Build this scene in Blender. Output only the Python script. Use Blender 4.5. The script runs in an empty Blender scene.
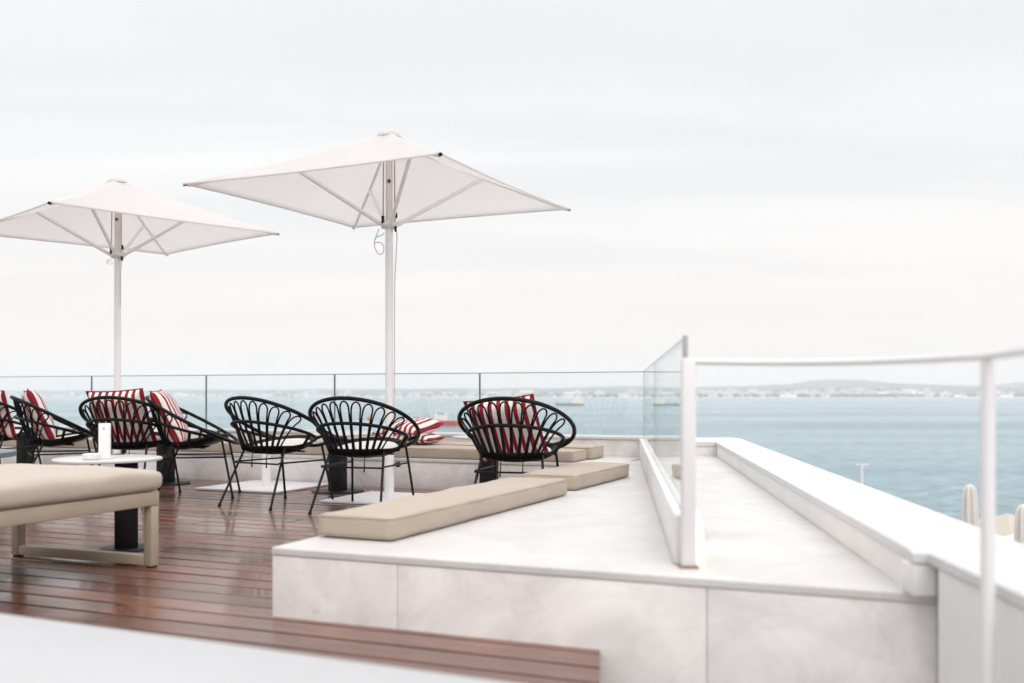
import bpy, bmesh, math, random
from mathutils import Vector, Matrix, noise
R = math.radians
random.seed(7)
scene = bpy.context.scene
COL = scene.collection

# ------------------------------------------------------------------ helpers
def tag(o, label=None, cat=None, group=None, kind=None):
    if label: o['label'] = label
    if cat: o['category'] = cat
    if group: o['group'] = group
    if kind: o['kind'] = kind
    return o

def empty(name, loc=(0, 0, 0), rz=0.0):
    o = bpy.data.objects.new(name, None)
    o.empty_display_size = 0.1
    COL.objects.link(o)
    o.location = loc
    o.rotation_euler = (0, 0, rz)
    return o

class MB:
    """collects verts / faces for ONE mesh object"""
    def __init__(s):
        s.v = []; s.f = []; s.mi = []; s.sm = []
    def add(s, verts, faces, mi=0, smooth=False, M=None):
        b = len(s.v)
        for p in verts:
            p = Vector(p)
            s.v.append(tuple(M @ p) if M else tuple(p))
        for f in faces:
            s.f.append([b + i for i in f]); s.mi.append(mi); s.sm.append(smooth)
        return s
    def box(s, x0, x1, y0, y1, z0, z1, mi=0, M=None, bev=0.0, seg=2):
        if bev <= 0:
            vs = [(x, y, z) for z in (z0, z1) for y in (y0, y1) for x in (x0, x1)]
            fs = [(0, 2, 3, 1), (4, 5, 7, 6), (0, 1, 5, 4), (2, 6, 7, 3), (0, 4, 6, 2), (1, 3, 7, 5)]
            return s.add(vs, fs, mi, False, M)
        bm = bmesh.new()
        bmesh.ops.create_cube(bm, size=1)
        for q in bm.verts:
            q.co = Vector((x0 + (q.co.x + .5) * (x1 - x0), y0 + (q.co.y + .5) * (y1 - y0), z0 + (q.co.z + .5) * (z1 - z0)))
        bmesh.ops.bevel(bm, geom=bm.edges[:], offset=bev, segments=seg, affect='EDGES', profile=.5)
        return s.bm(bm, mi, True, M)
    def bm(s, bm, mi=0, smooth=False, M=None):
        bm.verts.index_update()
        s.add([q.co.copy() for q in bm.verts], [[q.index for q in f.verts] for f in bm.faces], mi, smooth, M)
        bm.free()
        return s
    def prism(s, pts, z0, z1, mi=0, M=None):
        n = len(pts)
        a = sum(pts[i][0] * pts[(i + 1) % n][1] - pts[(i + 1) % n][0] * pts[i][1] for i in range(n))
        if a < 0: pts = pts[::-1]
        vs = [(p[0], p[1], z0) for p in pts] + [(p[0], p[1], z1) for p in pts]
        fs = [list(range(n))[::-1], [n + i for i in range(n)]]
        for i in range(n):
            j = (i + 1) % n
            fs.append((i, j, n + j, n + i))
        return s.add(vs, fs, mi, False, M)
    def tube(s, pts, r, n=8, closed=False, mi=0, M=None):
        pts = [Vector(p) for p in pts]
        N = len(pts)
        rad = r if isinstance(r, (list, tuple)) else [r] * N
        T = []
        for i in range(N):
            if closed: t = pts[(i + 1) % N] - pts[i - 1]
            else: t = pts[min(i + 1, N - 1)] - pts[max(i - 1, 0)]
            T.append(t.normalized())
        up = Vector((0, 0, 1)) if abs(T[0].z) < .9 else Vector((1, 0, 0))
        nrm = (up - T[0] * up.dot(T[0])).normalized()
        fr = [nrm]
        for i in range(1, N):
            q = T[i - 1].rotation_difference(T[i])
            nrm = q @ nrm
            nrm = (nrm - T[i] * nrm.dot(T[i])).normalized()
            fr.append(nrm)
        vs = []
        for i in range(N):
            b = T[i].cross(fr[i])
            for k in range(n):
                a = 2 * math.pi * k / n
                vs.append(pts[i] + (fr[i] * math.cos(a) + b * math.sin(a)) * rad[i])
        fs = []
        lim = N if closed else N - 1
        for i in range(lim):
            j = (i + 1) % N
            off = 0
            if closed and j == 0:
                # match twist at the seam
                best = min(range(n), key=lambda o: (vs[i * n] - vs[o]).length)
                off = best
            for k in range(n):
                k2 = (k + 1) % n
                fs.append((i * n + k, i * n + k2, j * n + (k2 + off) % n, j * n + (k + off) % n))
        s.add(vs, fs, mi, True, M)
        if not closed:
            s.add(vs[:n], [list(range(n))[::-1]], mi, False, M)
            s.add(vs[-n:], [list(range(n))], mi, False, M)
        return s
    def lathe(s, prof, n=32, mi=0, M=None, smooth=True, cx=0, cy=0):
        vs = []
        for r, z in prof:
            for k in range(n):
                a = 2 * math.pi * k / n
                vs.append((cx + r * math.cos(a), cy + r * math.sin(a), z))
        fs = []
        for i in range(len(prof) - 1):
            for k in range(n):
                k2 = (k + 1) % n
                fs.append((i * n + k, i * n + k2, (i + 1) * n + k2, (i + 1) * n + k))
        fs.append(list(range(n))[::-1])
        fs.append([(len(prof) - 1) * n + k for k in range(n)])
        s.add(vs, fs, mi, smooth, M)
        return s
    def build(s, name, mats, parent=None, loc=None, rz=None, auto=None):
        me = bpy.data.meshes.new(name)
        me.from_pydata(s.v, [], s.f)
        if not isinstance(mats, (list, tuple)): mats = [mats]
        for m in mats: me.materials.append(m)
        me.polygons.foreach_set('material_index', s.mi)
        me.polygons.foreach_set('use_smooth', s.sm)
        me.validate(); me.update()
        if auto:
            bm = bmesh.new(); bm.from_mesh(me)
            bmesh.ops.remove_doubles(bm, verts=bm.verts[:], dist=1e-5)
            bm.to_mesh(me); bm.free()
            me.polygons.foreach_set('use_smooth', [True] * len(me.polygons))
            me.set_sharp_from_angle(angle=R(auto))
        o = bpy.data.objects.new(name, me)
        COL.objects.link(o)
        if parent: o.parent = parent
        if loc is not None: o.location = loc
        if rz is not None: o.rotation_euler = (0, 0, rz)
        return o

def copy_tree(o, parent=None):
    c = o.copy(); COL.objects.link(c)
    if parent: c.parent = parent
    for ch in list(o.children): copy_tree(ch, c)
    return c

# ------------------------------------------------------------------ materials
def mat(name):
    m = bpy.data.materials.new(name); m.use_nodes = True
    nt = m.node_tree
    return m, nt, nt.nodes, nt.links, nt.nodes['Principled BSDF']

def simple(name, col, rough=.5, metal=0.0, var=.08, scale=8.0, spec=.5, bump=0.0, bscale=60.0, sheen=0.0):
    m, nt, N, L, P = mat(name)
    tc = N.new('ShaderNodeTexCoord')
    nz = N.new('ShaderNodeTexNoise'); nz.inputs['Scale'].default_value = scale; nz.inputs['Detail'].default_value = 4
    L.new(tc.outputs['Object'], nz.inputs['Vector'])
    mx = N.new('ShaderNodeMix'); mx.data_type = 'RGBA'
    mx.inputs['A'].default_value = [c * (1 - var) for c in col] + [1]
    mx.inputs['B'].default_value = [min(1, c * (1 + var)) for c in col] + [1]
    L.new(nz.outputs['Fac'], mx.inputs['Factor'])
    L.new(mx.outputs['Result'], P.inputs['Base Color'])
    P.inputs['Roughness'].default_value = rough
    P.inputs['Metallic'].default_value = metal
    P.inputs['Specular IOR Level'].default_value = spec
    if sheen: P.inputs['Sheen Weight'].default_value = sheen
    if bump:
        n2 = N.new('ShaderNodeTexNoise'); n2.inputs['Scale'].default_value = bscale; n2.inputs['Detail'].default_value = 3
        L.new(tc.outputs['Object'], n2.inputs['Vector'])
        b = N.new('ShaderNodeBump'); b.inputs['Strength'].default_value = bump; b.inputs['Distance'].default_value = .01
        L.new(n2.outputs['Fac'], b.inputs['Height']); L.new(b.outputs['Normal'], P.inputs['Normal'])
    return m

def marble(name, base=(.80, .775, .765), vein=(.62, .59, .58), stain=(.55, .46, .38), amount=.35, rough=.42, stain_amt=.5, cs=1.6, veins=.09, blot=0.0):
    m, nt, N, L, P = mat(name)
    tc = N.new('ShaderNodeTexCoord')
    w = N.new('ShaderNodeTexNoise'); w.inputs['Scale'].default_value = cs; w.inputs['Detail'].default_value = 7
    w.inputs['Roughness'].default_value = .62; w.inputs['Distortion'].default_value = 1.3
    L.new(tc.outputs['Object'], w.inputs['Vector'])
    r = N.new('ShaderNodeValToRGB')
    r.color_ramp.elements[0].position = .36; r.color_ramp.elements[0].color = (1, 1, 1, 1)
    r.color_ramp.elements[1].position = .66; r.color_ramp.elements[1].color = (0, 0, 0, 1)
    L.new(w.outputs['Fac'], r.inputs['Fac'])
    ml = N.new('ShaderNodeMath'); ml.operation = 'MULTIPLY'; ml.inputs[1].default_value = amount
    L.new(r.outputs['Color'], ml.inputs[0])
    mx = N.new('ShaderNodeMix'); mx.data_type = 'RGBA'
    mx.inputs['A'].default_value = (*base, 1); mx.inputs['B'].default_value = (*vein, 1)
    L.new(ml.outputs[0], mx.inputs['Factor'])
    # thin darker veins
    v = N.new('ShaderNodeTexNoise'); v.inputs['Scale'].default_value = 2.3; v.inputs['Detail'].default_value = 5; v.inputs['Distortion'].default_value = .8
    mp = N.new('ShaderNodeMapping'); mp.inputs['Rotation'].default_value = (.3, .5, .7); mp.inputs['Scale'].default_value = (1, 1.6, 1)
    L.new(tc.outputs['Object'], mp.inputs['Vector']); L.new(mp.outputs['Vector'], v.inputs['Vector'])
    s1 = N.new('ShaderNodeMath'); s1.operation = 'SUBTRACT'; s1.inputs[1].default_value = .5; L.new(v.outputs['Fac'], s1.inputs[0])
    s2 = N.new('ShaderNodeMath'); s2.operation = 'ABSOLUTE'; L.new(s1.outputs[0], s2.inputs[0])
    s3 = N.new('ShaderNodeMapRange'); s3.inputs['From Min'].default_value = 0; s3.inputs['From Max'].default_value = .022
    s3.inputs['To Min'].default_value = veins; s3.inputs['To Max'].default_value = 0
    L.new(s2.outputs[0], s3.inputs['Value'])
    m2 = N.new('ShaderNodeMix'); m2.data_type = 'RGBA'; m2.inputs['B'].default_value = (vein[0] * .85, vein[1] * .83, vein[2] * .82, 1)
    L.new(mx.outputs['Result'], m2.inputs['A']); L.new(s3.outputs['Result'], m2.inputs['Factor'])
    # small spots / weather stains with shapes of their own
    sp = N.new('ShaderNodeTexNoise'); sp.inputs['Scale'].default_value = 9; sp.inputs['Detail'].default_value = 6; sp.inputs['Roughness'].default_value = .7
    L.new(tc.outputs['Object'], sp.inputs['Vector'])
    s4 = N.new('ShaderNodeMapRange'); s4.inputs['From Min'].default_value = .63; s4.inputs['From Max'].default_value = .78
    s4.inputs['To Min'].default_value = 0; s4.inputs['To Max'].default_value = stain_amt
    L.new(sp.outputs['Fac'], s4.inputs['Value'])
    m3 = N.new('ShaderNodeMix'); m3.data_type = 'RGBA'; m3.inputs['B'].default_value = (*stain, 1)
    L.new(m2.outputs['Result'], m3.inputs['A']); L.new(s4.outputs['Result'], m3.inputs['Factor'])
    # rusty / greasy blotches
    b1 = N.new('ShaderNodeTexNoise'); b1.inputs['Scale'].default_value = 2.7; b1.inputs['Detail'].default_value = 8; b1.inputs['Roughness'].default_value = .72
    mpb = N.new('ShaderNodeMapping'); mpb.inputs['Location'].default_value = (7.3, 2.1, 4.4); mpb.inputs['Scale'].default_value = (1, 1, 1.5)
    L.new(tc.outputs['Object'], mpb.inputs['Vector']); L.new(mpb.outputs['Vector'], b1.inputs['Vector'])
    b2_ = N.new('ShaderNodeMapRange'); b2_.inputs['From Min'].default_value = .56; b2_.inputs['From Max'].default_value = .74; b2_.inputs['To Min'].default_value = 0; b2_.inputs['To Max'].default_value = blot
    L.new(b1.outputs['Fac'], b2_.inputs['Value'])
    m4 = N.new('ShaderNodeMix'); m4.data_type = 'RGBA'; m4.inputs['B'].default_value = (.52, .44, .385, 1)
    L.new(m3.outputs['Result'], m4.inputs['A']); L.new(b2_.outputs['Result'], m4.inputs['Factor'])
    L.new(m4.outputs['Result'], P.inputs['Base Color'])
    rr = N.new('ShaderNodeMapRange'); rr.inputs['To Min'].default_value = rough - .08; rr.inputs['To Max'].default_value = rough + .12
    L.new(sp.outputs['Fac'], rr.inputs['Value']); L.new(rr.outputs['Result'], P.inputs['Roughness'])
    P.inputs['Specular IOR Level'].default_value = .35
    return m

def wood_deck():
    m, nt, N, L, P = mat('deck_wood')
    tc = N.new('ShaderNodeTexCoord')
    at = N.new('ShaderNodeAttribute'); at.attribute_name = 'board'
    mp = N.new('ShaderNodeMapping'); mp.inputs['Scale'].default_value = (1.3, 22, 4)
    ad = N.new('ShaderNodeVectorMath'); ad.operation = 'ADD'
    sc = N.new('ShaderNodeVectorMath'); sc.operation = 'SCALE'; sc.inputs['Scale'].default_value = 37
    L.new(at.outputs['Color'], sc.inputs[0])
    L.new(tc.outputs['Object'], ad.inputs[0]); L.new(sc.outputs[0], ad.inputs[1])
    L.new(ad.outputs[0], mp.inputs['Vector'])
    g = N.new('ShaderNodeTexNoise'); g.inputs['Scale'].default_value = 3; g.inputs['Detail'].default_value = 6; g.inputs['Distortion'].default_value = .6
    L.new(mp.outputs['Vector'], g.inputs['Vector'])
    r = N.new('ShaderNodeValToRGB')
    r.color_ramp.elements[0].position = .25; r.color_ramp.elements[0].color = (.042, .018, .012, 1)
    r.color_ramp.elements[1].position = .8; r.color_ramp.elements[1].color = (.245, .088, .046, 1)
    L.new(g.outputs['Fac'], r.inputs['Fac'])
    sx = N.new('ShaderNodeSeparateColor'); L.new(at.outputs['Color'], sx.inputs['Color'])
    mr = N.new('ShaderNodeMapRange'); mr.inputs['To Min'].default_value = .38; mr.inputs['To Max'].default_value = 1.5
    L.new(sx.outputs['Red'], mr.inputs['Value'])
    ml = N.new('ShaderNodeVectorMath'); ml.operation = 'SCALE'
    L.new(r.outputs['Color'], ml.inputs[0]); L.new(mr.outputs['Result'], ml.inputs['Scale'])
    # greyed, worn patches
    nz = N.new('ShaderNodeTexNoise'); nz.inputs['Scale'].default_value = 1.4; nz.inputs['Detail'].default_value = 5
    L.new(tc.outputs['Object'], nz.inputs['Vector'])
    f = N.new('ShaderNodeMapRange'); f.inputs['From Min'].default_value = .42; f.inputs['From Max'].default_value = .7; f.inputs['To Max'].default_value = .45
    L.new(nz.outputs['Fac'], f.inputs['Value'])
    mx = N.new('ShaderNodeMix'); mx.data_type = 'RGBA'; mx.inputs['B'].default_value = (.17, .095, .08, 1)
    L.new(ml.outputs[0], mx.inputs['A']); L.new(f.outputs['Result'], mx.inputs['Factor'])
    L.new(mx.outputs['Result'], P.inputs['Base Color'])
    rr = N.new('ShaderNodeMapRange'); rr.inputs['From Min'].default_value = .3; rr.inputs['From Max'].default_value = .7
    rr.inputs['To Min'].default_value = .2; rr.inputs['To Max'].default_value = .5
    L.new(nz.outputs['Fac'], rr.inputs['Value']); L.new(rr.outputs['Result'], P.inputs['Roughness'])
    b = N.new('ShaderNodeBump'); b.inputs['Strength'].default_value = .12; b.inputs['Distance'].default_value = .004
    L.new(g.outputs['Fac'], b.inputs['Height']); L.new(b.outputs['Normal'], P.inputs['Normal'])
    P.inputs['Specular IOR Level'].default_value = .12
    P.inputs['Coat Weight'].default_value = .74
    cw = N.new('ShaderNodeMapRange'); cw.inputs['From Min'].default_value = .35; cw.inputs['From Max'].default_value = .65; cw.inputs['To Min'].default_value = .07; cw.inputs['To Max'].default_value = .26
    wn = N.new('ShaderNodeTexNoise'); wn.inputs['Scale'].default_value = 2.1; wn.inputs['Detail'].default_value = 6; L.new(ad.outputs[0], wn.inputs['Vector'])
    L.new(wn.outputs['Fac'], cw.inputs['Value']); L.new(cw.outputs['Result'], P.inputs['Coat Roughness']); L.new(b.outputs['Normal'], P.inputs['Coat Normal'])
    return m

def stripes(name, period=.054, axis='X'):
    m, nt, N, L, P = mat(name)
    tc = N.new('ShaderNodeTexCoord'); sp = N.new('ShaderNodeSeparateXYZ'); L.new(tc.outputs['Object'], sp.inputs[0])
    a = N.new('ShaderNodeMath'); a.operation = 'MULTIPLY'; a.inputs[1].default_value = 1 / period; L.new(sp.outputs[axis], a.inputs[0])
    a2 = N.new('ShaderNodeMath'); a2.operation = 'ADD'; a2.inputs[1].default_value = 100.25; L.new(a.outputs[0], a2.inputs[0])
    fr = N.new('ShaderNodeMath'); fr.operation = 'FRACT'; L.new(a2.outputs[0], fr.inputs[0])
    g = N.new('ShaderNodeMath'); g.operation = 'LESS_THAN'; g.inputs[1].default_value = .48; L.new(fr.outputs[0], g.inputs[0])
    mx = N.new('ShaderNodeMix'); mx.data_type = 'RGBA'
    mx.inputs['A'].default_value = (.80, .75, .70, 1); mx.inputs['B'].default_value = (.27, .018, .035, 1)
    L.new(g.outputs[0], mx.inputs['Factor']); L.new(mx.outputs['Result'], P.inputs['Base Color'])
    P.inputs['Roughness'].default_value = .85; P.inputs['Specular IOR Level'].default_value = .2
    nz = N.new('ShaderNodeTexNoise'); nz.inputs['Scale'].default_value = 14; L.new(tc.outputs['Object'], nz.inputs['Vector'])
    b = N.new('ShaderNodeBump'); b.inputs['Strength'].default_value = .3; b.inputs['Distance'].default_value = .02
    L.new(nz.outputs['Fac'], b.inputs['Height']); L.new(b.outputs['Normal'], P.inputs['Normal'])
    return m

def glass(name, tint=(.972, .984, .982)):
    m, nt, N, L, P = mat(name)
    N.remove(P); out = N['Material Output']
    lw = N.new('ShaderNodeLayerWeight'); lw.inputs['Blend'].default_value = .5
    p = N.new('ShaderNodeMath'); p.operation = 'POWER'; p.inputs[1].default_value = 5; L.new(lw.outputs['Facing'], p.inputs[0])
    q = N.new('ShaderNodeMath'); q.operation = 'MULTIPLY_ADD'; q.inputs[1].default_value = .82; q.inputs[2].default_value = .04; L.new(p.outputs[0], q.inputs[0])
    t = N.new('ShaderNodeBsdfTransparent'); t.inputs['Color'].default_value = (*tint, 1)
    g = N.new('ShaderNodeBsdfGlossy'); g.inputs['Roughness'].default_value = 0.0; g.inputs['Color'].default_value = (.97, .98, .98, 1)
    mx = N.new('ShaderNodeMixShader'); L.new(q.outputs[0], mx.inputs['Fac']); L.new(t.outputs[0], mx.inputs[1]); L.new(g.outputs[0], mx.inputs[2])
    L.new(mx.outputs[0], out.inputs['Surface'])
    return m

def canopy_cloth():
    m, nt, N, L, P = mat('canopy_cloth')
    tc = N.new('ShaderNodeTexCoord')
    nz = N.new('ShaderNodeTexNoise'); nz.inputs['Scale'].default_value = 2.2; nz.inputs['Detail'].default_value = 5; L.new(tc.outputs['Object'], nz.inputs['Vector'])
    mx = N.new('ShaderNodeMix'); mx.data_type = 'RGBA'
    mx.inputs['A'].default_value = (.86, .845, .84, 1); mx.inputs['B'].default_value = (.90, .89, .885, 1)
    L.new(nz.outputs['Fac'], mx.inputs['Factor'])
    d = N.new('ShaderNodeBsdfDiffuse'); t = N.new('ShaderNodeBsdfTranslucent')
    L.new(mx.outputs['Result'], d.inputs['Color']); L.new(mx.outputs['Result'], t.inputs['Color'])
    wv = N.new('ShaderNodeTexNoise'); wv.inputs['Scale'].default_value = 5; L.new(tc.outputs['Object'], wv.inputs['Vector'])
    b = N.new('ShaderNodeBump'); b.inputs['Strength'].default_value = .25; b.inputs['Distance'].default_value = .02
    L.new(wv.outputs['Fac'], b.inputs['Height']); L.new(b.outputs['Normal'], d.inputs['Normal'])
    ms = N.new('ShaderNodeMixShader'); ms.inputs['Fac'].default_value = .62
    L.new(d.outputs[0], ms.inputs[1]); L.new(t.outputs[0], ms.inputs[2])
    L.new(ms.outputs[0], N['Material Output'].inputs['Surface']); N.remove(P)
    return m

def water():
    m, nt, N, L, P = mat('river_water')
    tc = N.new('ShaderNodeTexCoord')
    # broad wind streaks
    mp = N.new('ShaderNodeMapping'); mp.inputs['Scale'].default_value = (.0012, .006, 1); mp.inputs['Rotation'].default_value = (0, 0, .12)
    L.new(tc.outputs['Object'], mp.inputs['Vector'])
    st = N.new('ShaderNodeTexNoise'); st.inputs['Scale'].default_value = 1; st.inputs['Detail'].default_value = 5; st.inputs['Distortion'].default_value = .5
    L.new(mp.outputs['Vector'], st.inputs['Vector'])
    mx = N.new('ShaderNodeMix'); mx.data_type = 'RGBA'
    mx.inputs['A'].default_value = (.085, .195, .25, 1); mx.inputs["B"].default_value = (.17, .305, .355, 1)
    cr = N.new('ShaderNodeMapRange'); cr.inputs['From Min'].default_value = .35; cr.inputs['From Max'].default_value = .68
    L.new(st.outputs['Fac'], cr.inputs['Value']); L.new(cr.outputs['Result'], mx.inputs['Factor'])
    mpb = N.new('ShaderNodeMapping'); mpb.inputs['Scale'].default_value = (.11, .17, 1); mpb.inputs['Rotation'].default_value = (0, 0, .15)
    nb_ = N.new('ShaderNodeTexNoise'); nb_.inputs['Scale'].default_value = 1; nb_.inputs['Detail'].default_value = 6; nb_.inputs['Roughness'].default_value = .72
    L.new(tc.outputs['Object'], mpb.inputs['Vector']); L.new(mpb.outputs['Vector'], nb_.inputs['Vector'])
    rb = N.new('ShaderNodeMapRange'); rb.inputs['From Min'].default_value = .36; rb.inputs['From Max'].default_value = .66; rb.inputs['To Min'].default_value = .3; rb.inputs['To Max'].default_value = 1.6
    L.new(nb_.outputs['Fac'], rb.inputs['Value'])
    sb_ = N.new('ShaderNodeVectorMath'); sb_.operation = 'SCALE'; L.new(mx.outputs['Result'], sb_.inputs[0]); L.new(rb.outputs['Result'], sb_.inputs['Scale'])
    L.new(sb_.outputs[0], P.inputs['Base Color'])
    rr = N.new('ShaderNodeMapRange'); rr.inputs['To Min'].default_value = .22; rr.inputs['To Max'].default_value = .12
    L.new(cr.outputs['Result'], rr.inputs['Value']); L.new(rr.outputs['Result'], P.inputs['Roughness'])
    P.inputs['IOR'].default_value = 1.33
    w1 = N.new('ShaderNodeTexNoise'); w1.inputs['Scale'].default_value = .16; w1.inputs['Detail'].default_value = 7; w1.inputs['Roughness'].default_value = .62
    m1 = N.new('ShaderNodeMapping'); m1.inputs['Scale'].default_value = (.45, 1, 1); m1.inputs['Rotation'].default_value = (0, 0, .2)
    L.new(tc.outputs['Object'], m1.inputs['Vector']); L.new(m1.outputs['Vector'], w1.inputs['Vector'])
    b = N.new('ShaderNodeBump'); b.inputs['Strength'].default_value = 1.0; b.inputs['Distance'].default_value = 2.2
    L.new(w1.outputs['Fac'], b.inputs['Height']); L.new(b.outputs['Normal'], P.inputs['Normal'])
    return m

M = {}
M['marble_top'] = marble('marble_top', (.62, .605, .595), (.51, .492, .485), amount=.7, rough=.4, stain_amt=.35, cs=2.2, veins=.18, blot=.22)
M['marble_face'] = marble('marble_face', (.81, .78, .768), (.59, .56, .552), stain=(.46, .40, .35), amount=.8, rough=.48, stain_amt=.5, cs=2.6, veins=.16, blot=.4)
M['marble_ledge'] = marble('marble_ledge', (.455, .455, .465), (.405, .405, .412), amount=.4, rough=.45, stain_amt=.05)
M['white_paint'] = marble('white_paint', (.75, .745, .745), (.65, .635, .63), amount=.6, rough=.5, stain_amt=.4, cs=2.5, veins=.0, blot=.22)
M['coping_paint'] = marble('coping_paint', (.59, .594, .602), (.545, .542, .545), amount=.5, rough=.5, stain_amt=.22, cs=1.9, veins=.0, blot=.14)
M['white_metal'] = simple('white_metal', (.72, .70, .71), .38, var=.03, scale=5)
M['pole_white'] = simple('pole_white', (.88, .86, .87), .4, var=.05, scale=3)
M['grey_metal'] = simple('grey_metal', (.33, .33, .34), .4, metal=.3, var=.1)
M['trim_light'] = simple('trim_light', (.45, .46, .47), .35, var=.05)
M['joint_dark'] = simple('joint_dark', (.16, .155, .155), .6, var=.1)
M['grout'] = simple('grout', (.62, .58, .56), .9, var=.2, scale=20)
M['black'] = simple('black_rattan', (.007, .007, .0095), .42, var=.25, scale=30, spec=.14, bump=.25, bscale=180)
M['black_metal'] = simple('black_metal', (.008, .008, .01), .45, var=.2, scale=20, spec=.25)
M['black_pad'] = simple('black_pad', (.009, .0085, .011), .7, spec=.25, var=.3, scale=14, bump=.3, bscale=90)
M['pad_white'] = simple('pad_white', (.70, .66, .62), .9, var=.06, scale=9, spec=.2, bump=.2, bscale=30)
M['tan'] = simple('tan_fabric', (.415, .343, .28), .9, var=.06, scale=7, spec=.2, bump=.25, bscale=24, sheen=.15)
M['tan_piping'] = simple('tan_piping', (.37, .305, .248), .9, var=.06, scale=20, spec=.2)
M['tan_light'] = simple('daybed_fabric', (.46, .395, .337), .9, var=.06, scale=6, spec=.2, bump=.25, bscale=18, sheen=.15)
M['frame_tan'] = simple('frame_tan', (.40, .33, .255), .5, var=.08, scale=9)
M['rubber'] = simple('rubber', (.02, .018, .016), .8)
M['table_white'] = simple('table_white', (.53, .525, .53), .3, var=.02)
M['table_grey'] = simple('table_grey', (.16, .19, .225), .4, var=.05)
M['acrylic'] = simple('acrylic_white', (.82, .81, .80), .35, var=.02)
M['ashtray_glass'] = simple('ashtray_glass', (.72, .75, .76), .08, var=.15, scale=60, spec=.8)
M['stripe'] = stripes('striped_cloth')
M['pillow_piping'] = simple('pillow_piping', (.26, .018, .033), .85)
M['glass'] = glass('clear_glass')
M['glass_edge'] = simple('glass_edge', (.19, .215, .215), .25, var=.1)
M['deck'] = wood_deck()
M['canopy'] = canopy_cloth()
M['rope'] = simple('rope', (.66, .60, .63), .9, var=.1, scale=60)
M['cord_tan'] = simple('cord_tan', (.45, .35, .29), .9)
M['pole_wood'] = simple('pole_sleeve', (.76, .70, .66), .6, var=.08, scale=4)
M['water'] = water()
M['wall_render'] = simple('wall_render', (.68, .66, .64), .9, var=.08, scale=.6)
M['concrete'] = simple('concrete', (.42, .41, .40), .9, var=.12, scale=.5)

# ------------------------------------------------------------------ frames of reference
CAM_Z = 0.79
O = Vector((-.845, 3.52, 0)); ANG = R(-22.5)
UV = Matrix.Translation(O) @ Matrix.Rotation(ANG, 4, 'Z')
def W(u, v, z=0): return UV @ Vector((u, v, z))
H = .245                      # platform / bench height above the deck
SEA = -30.0

# ------------------------------------------------------------------ camera
cam = bpy.data.cameras.new('camera'); co = bpy.data.objects.new('camera', cam); COL.objects.link(co)
co.location = (0, 0, CAM_Z); co.rotation_euler = (R(90), 0, 0)
cam.sensor_width = 36; cam.lens = 36 * 1000 / 1024; cam.shift_y = (392 - 341.5) / 1024
cam.clip_start = .05; cam.clip_end = 40000
cam.dof.use_dof = True; cam.dof.focus_distance = 6.9; cam.dof.aperture_fstop = 1.75
scene.camera = co

# ------------------------------------------------------------------ world + sun
SUN_EL, SUN_AZ = R(38), R(160)      # azimuth measured clockwise from +Y
w = bpy.data.worlds.new('World'); scene.world = w; w.use_nodes = True
nt = w.node_tree; N = nt.nodes; L = nt.links
out = N['World Output']; bg = N['Background']
sky = N.new('ShaderNodeTexSky'); sky.sky_type = 'NISHITA'; sky.sun_disc = False
sky.sun_elevation = SUN_EL; sky.sun_rotation = SUN_AZ; sky.air_density = 1.2; sky.dust_density = 2.0
L.new(sky.outputs[0], bg.inputs['Color']); bg.inputs['Strength'].default_value = .1
tc = N.new('ShaderNodeTexCoord'); sp = N.new('ShaderNodeSeparateXYZ'); L.new(tc.outputs['Generated'], sp.inputs[0])
ab = N.new('ShaderNodeMath'); ab.operation = 'ABSOLUTE'; L.new(sp.outputs['Z'], ab.inputs[0])
ad = N.new('ShaderNodeMath'); ad.operation = 'ADD'; ad.inputs[1].default_value = .12; L.new(ab.outputs[0], ad.inputs[0])
dx = N.new('ShaderNodeMath'); dx.operation = 'DIVIDE'; L.new(sp.outputs['X'], dx.inputs[0]); L.new(ad.outputs[0], dx.inputs[1])
dy = N.new('ShaderNodeMath'); dy.operation = 'DIVIDE'; L.new(sp.outputs['Y'], dy.inputs[0]); L.new(ad.outputs[0], dy.inputs[1])
cb = N.new('ShaderNodeCombineXYZ'); L.new(dx.outputs[0], cb.inputs[0]); L.new(dy.outputs[0], cb.inputs[1])
mp = N.new('ShaderNodeMapping'); mp.inputs['Scale'].default_value = (.34, 1.25, 1); mp.inputs['Rotation'].default_value = (0, 0, -.25)
L.new(cb.outputs[0], mp.inputs['Vector'])
cn = N.new('ShaderNodeTexNoise'); cn.inputs['Scale'].default_value = .8; cn.inputs['Detail'].default_value = 6; cn.inputs['Roughness'].default_value = .55; cn.inputs['Distortion'].default_value = .5
L.new(mp.outputs['Vector'], cn.inputs['Vector'])
cr = N.new('ShaderNodeMapRange'); cr.interpolation_type = 'SMOOTHSTEP'
cr.inputs['From Min'].default_value = .33; cr.inputs['From Max'].default_value = .68
L.new(cn.outputs['Fac'], cr.inputs['Value'])
cc = N.new('ShaderNodeMix'); cc.data_type = 'RGBA'
cc.inputs['A'].default_value = (.825, .83, .84, 1); cc.inputs['B'].default_value = (.97, .955, .945, 1)
L.new(cr.outputs['Result'], cc.inputs['Factor'])
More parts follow.
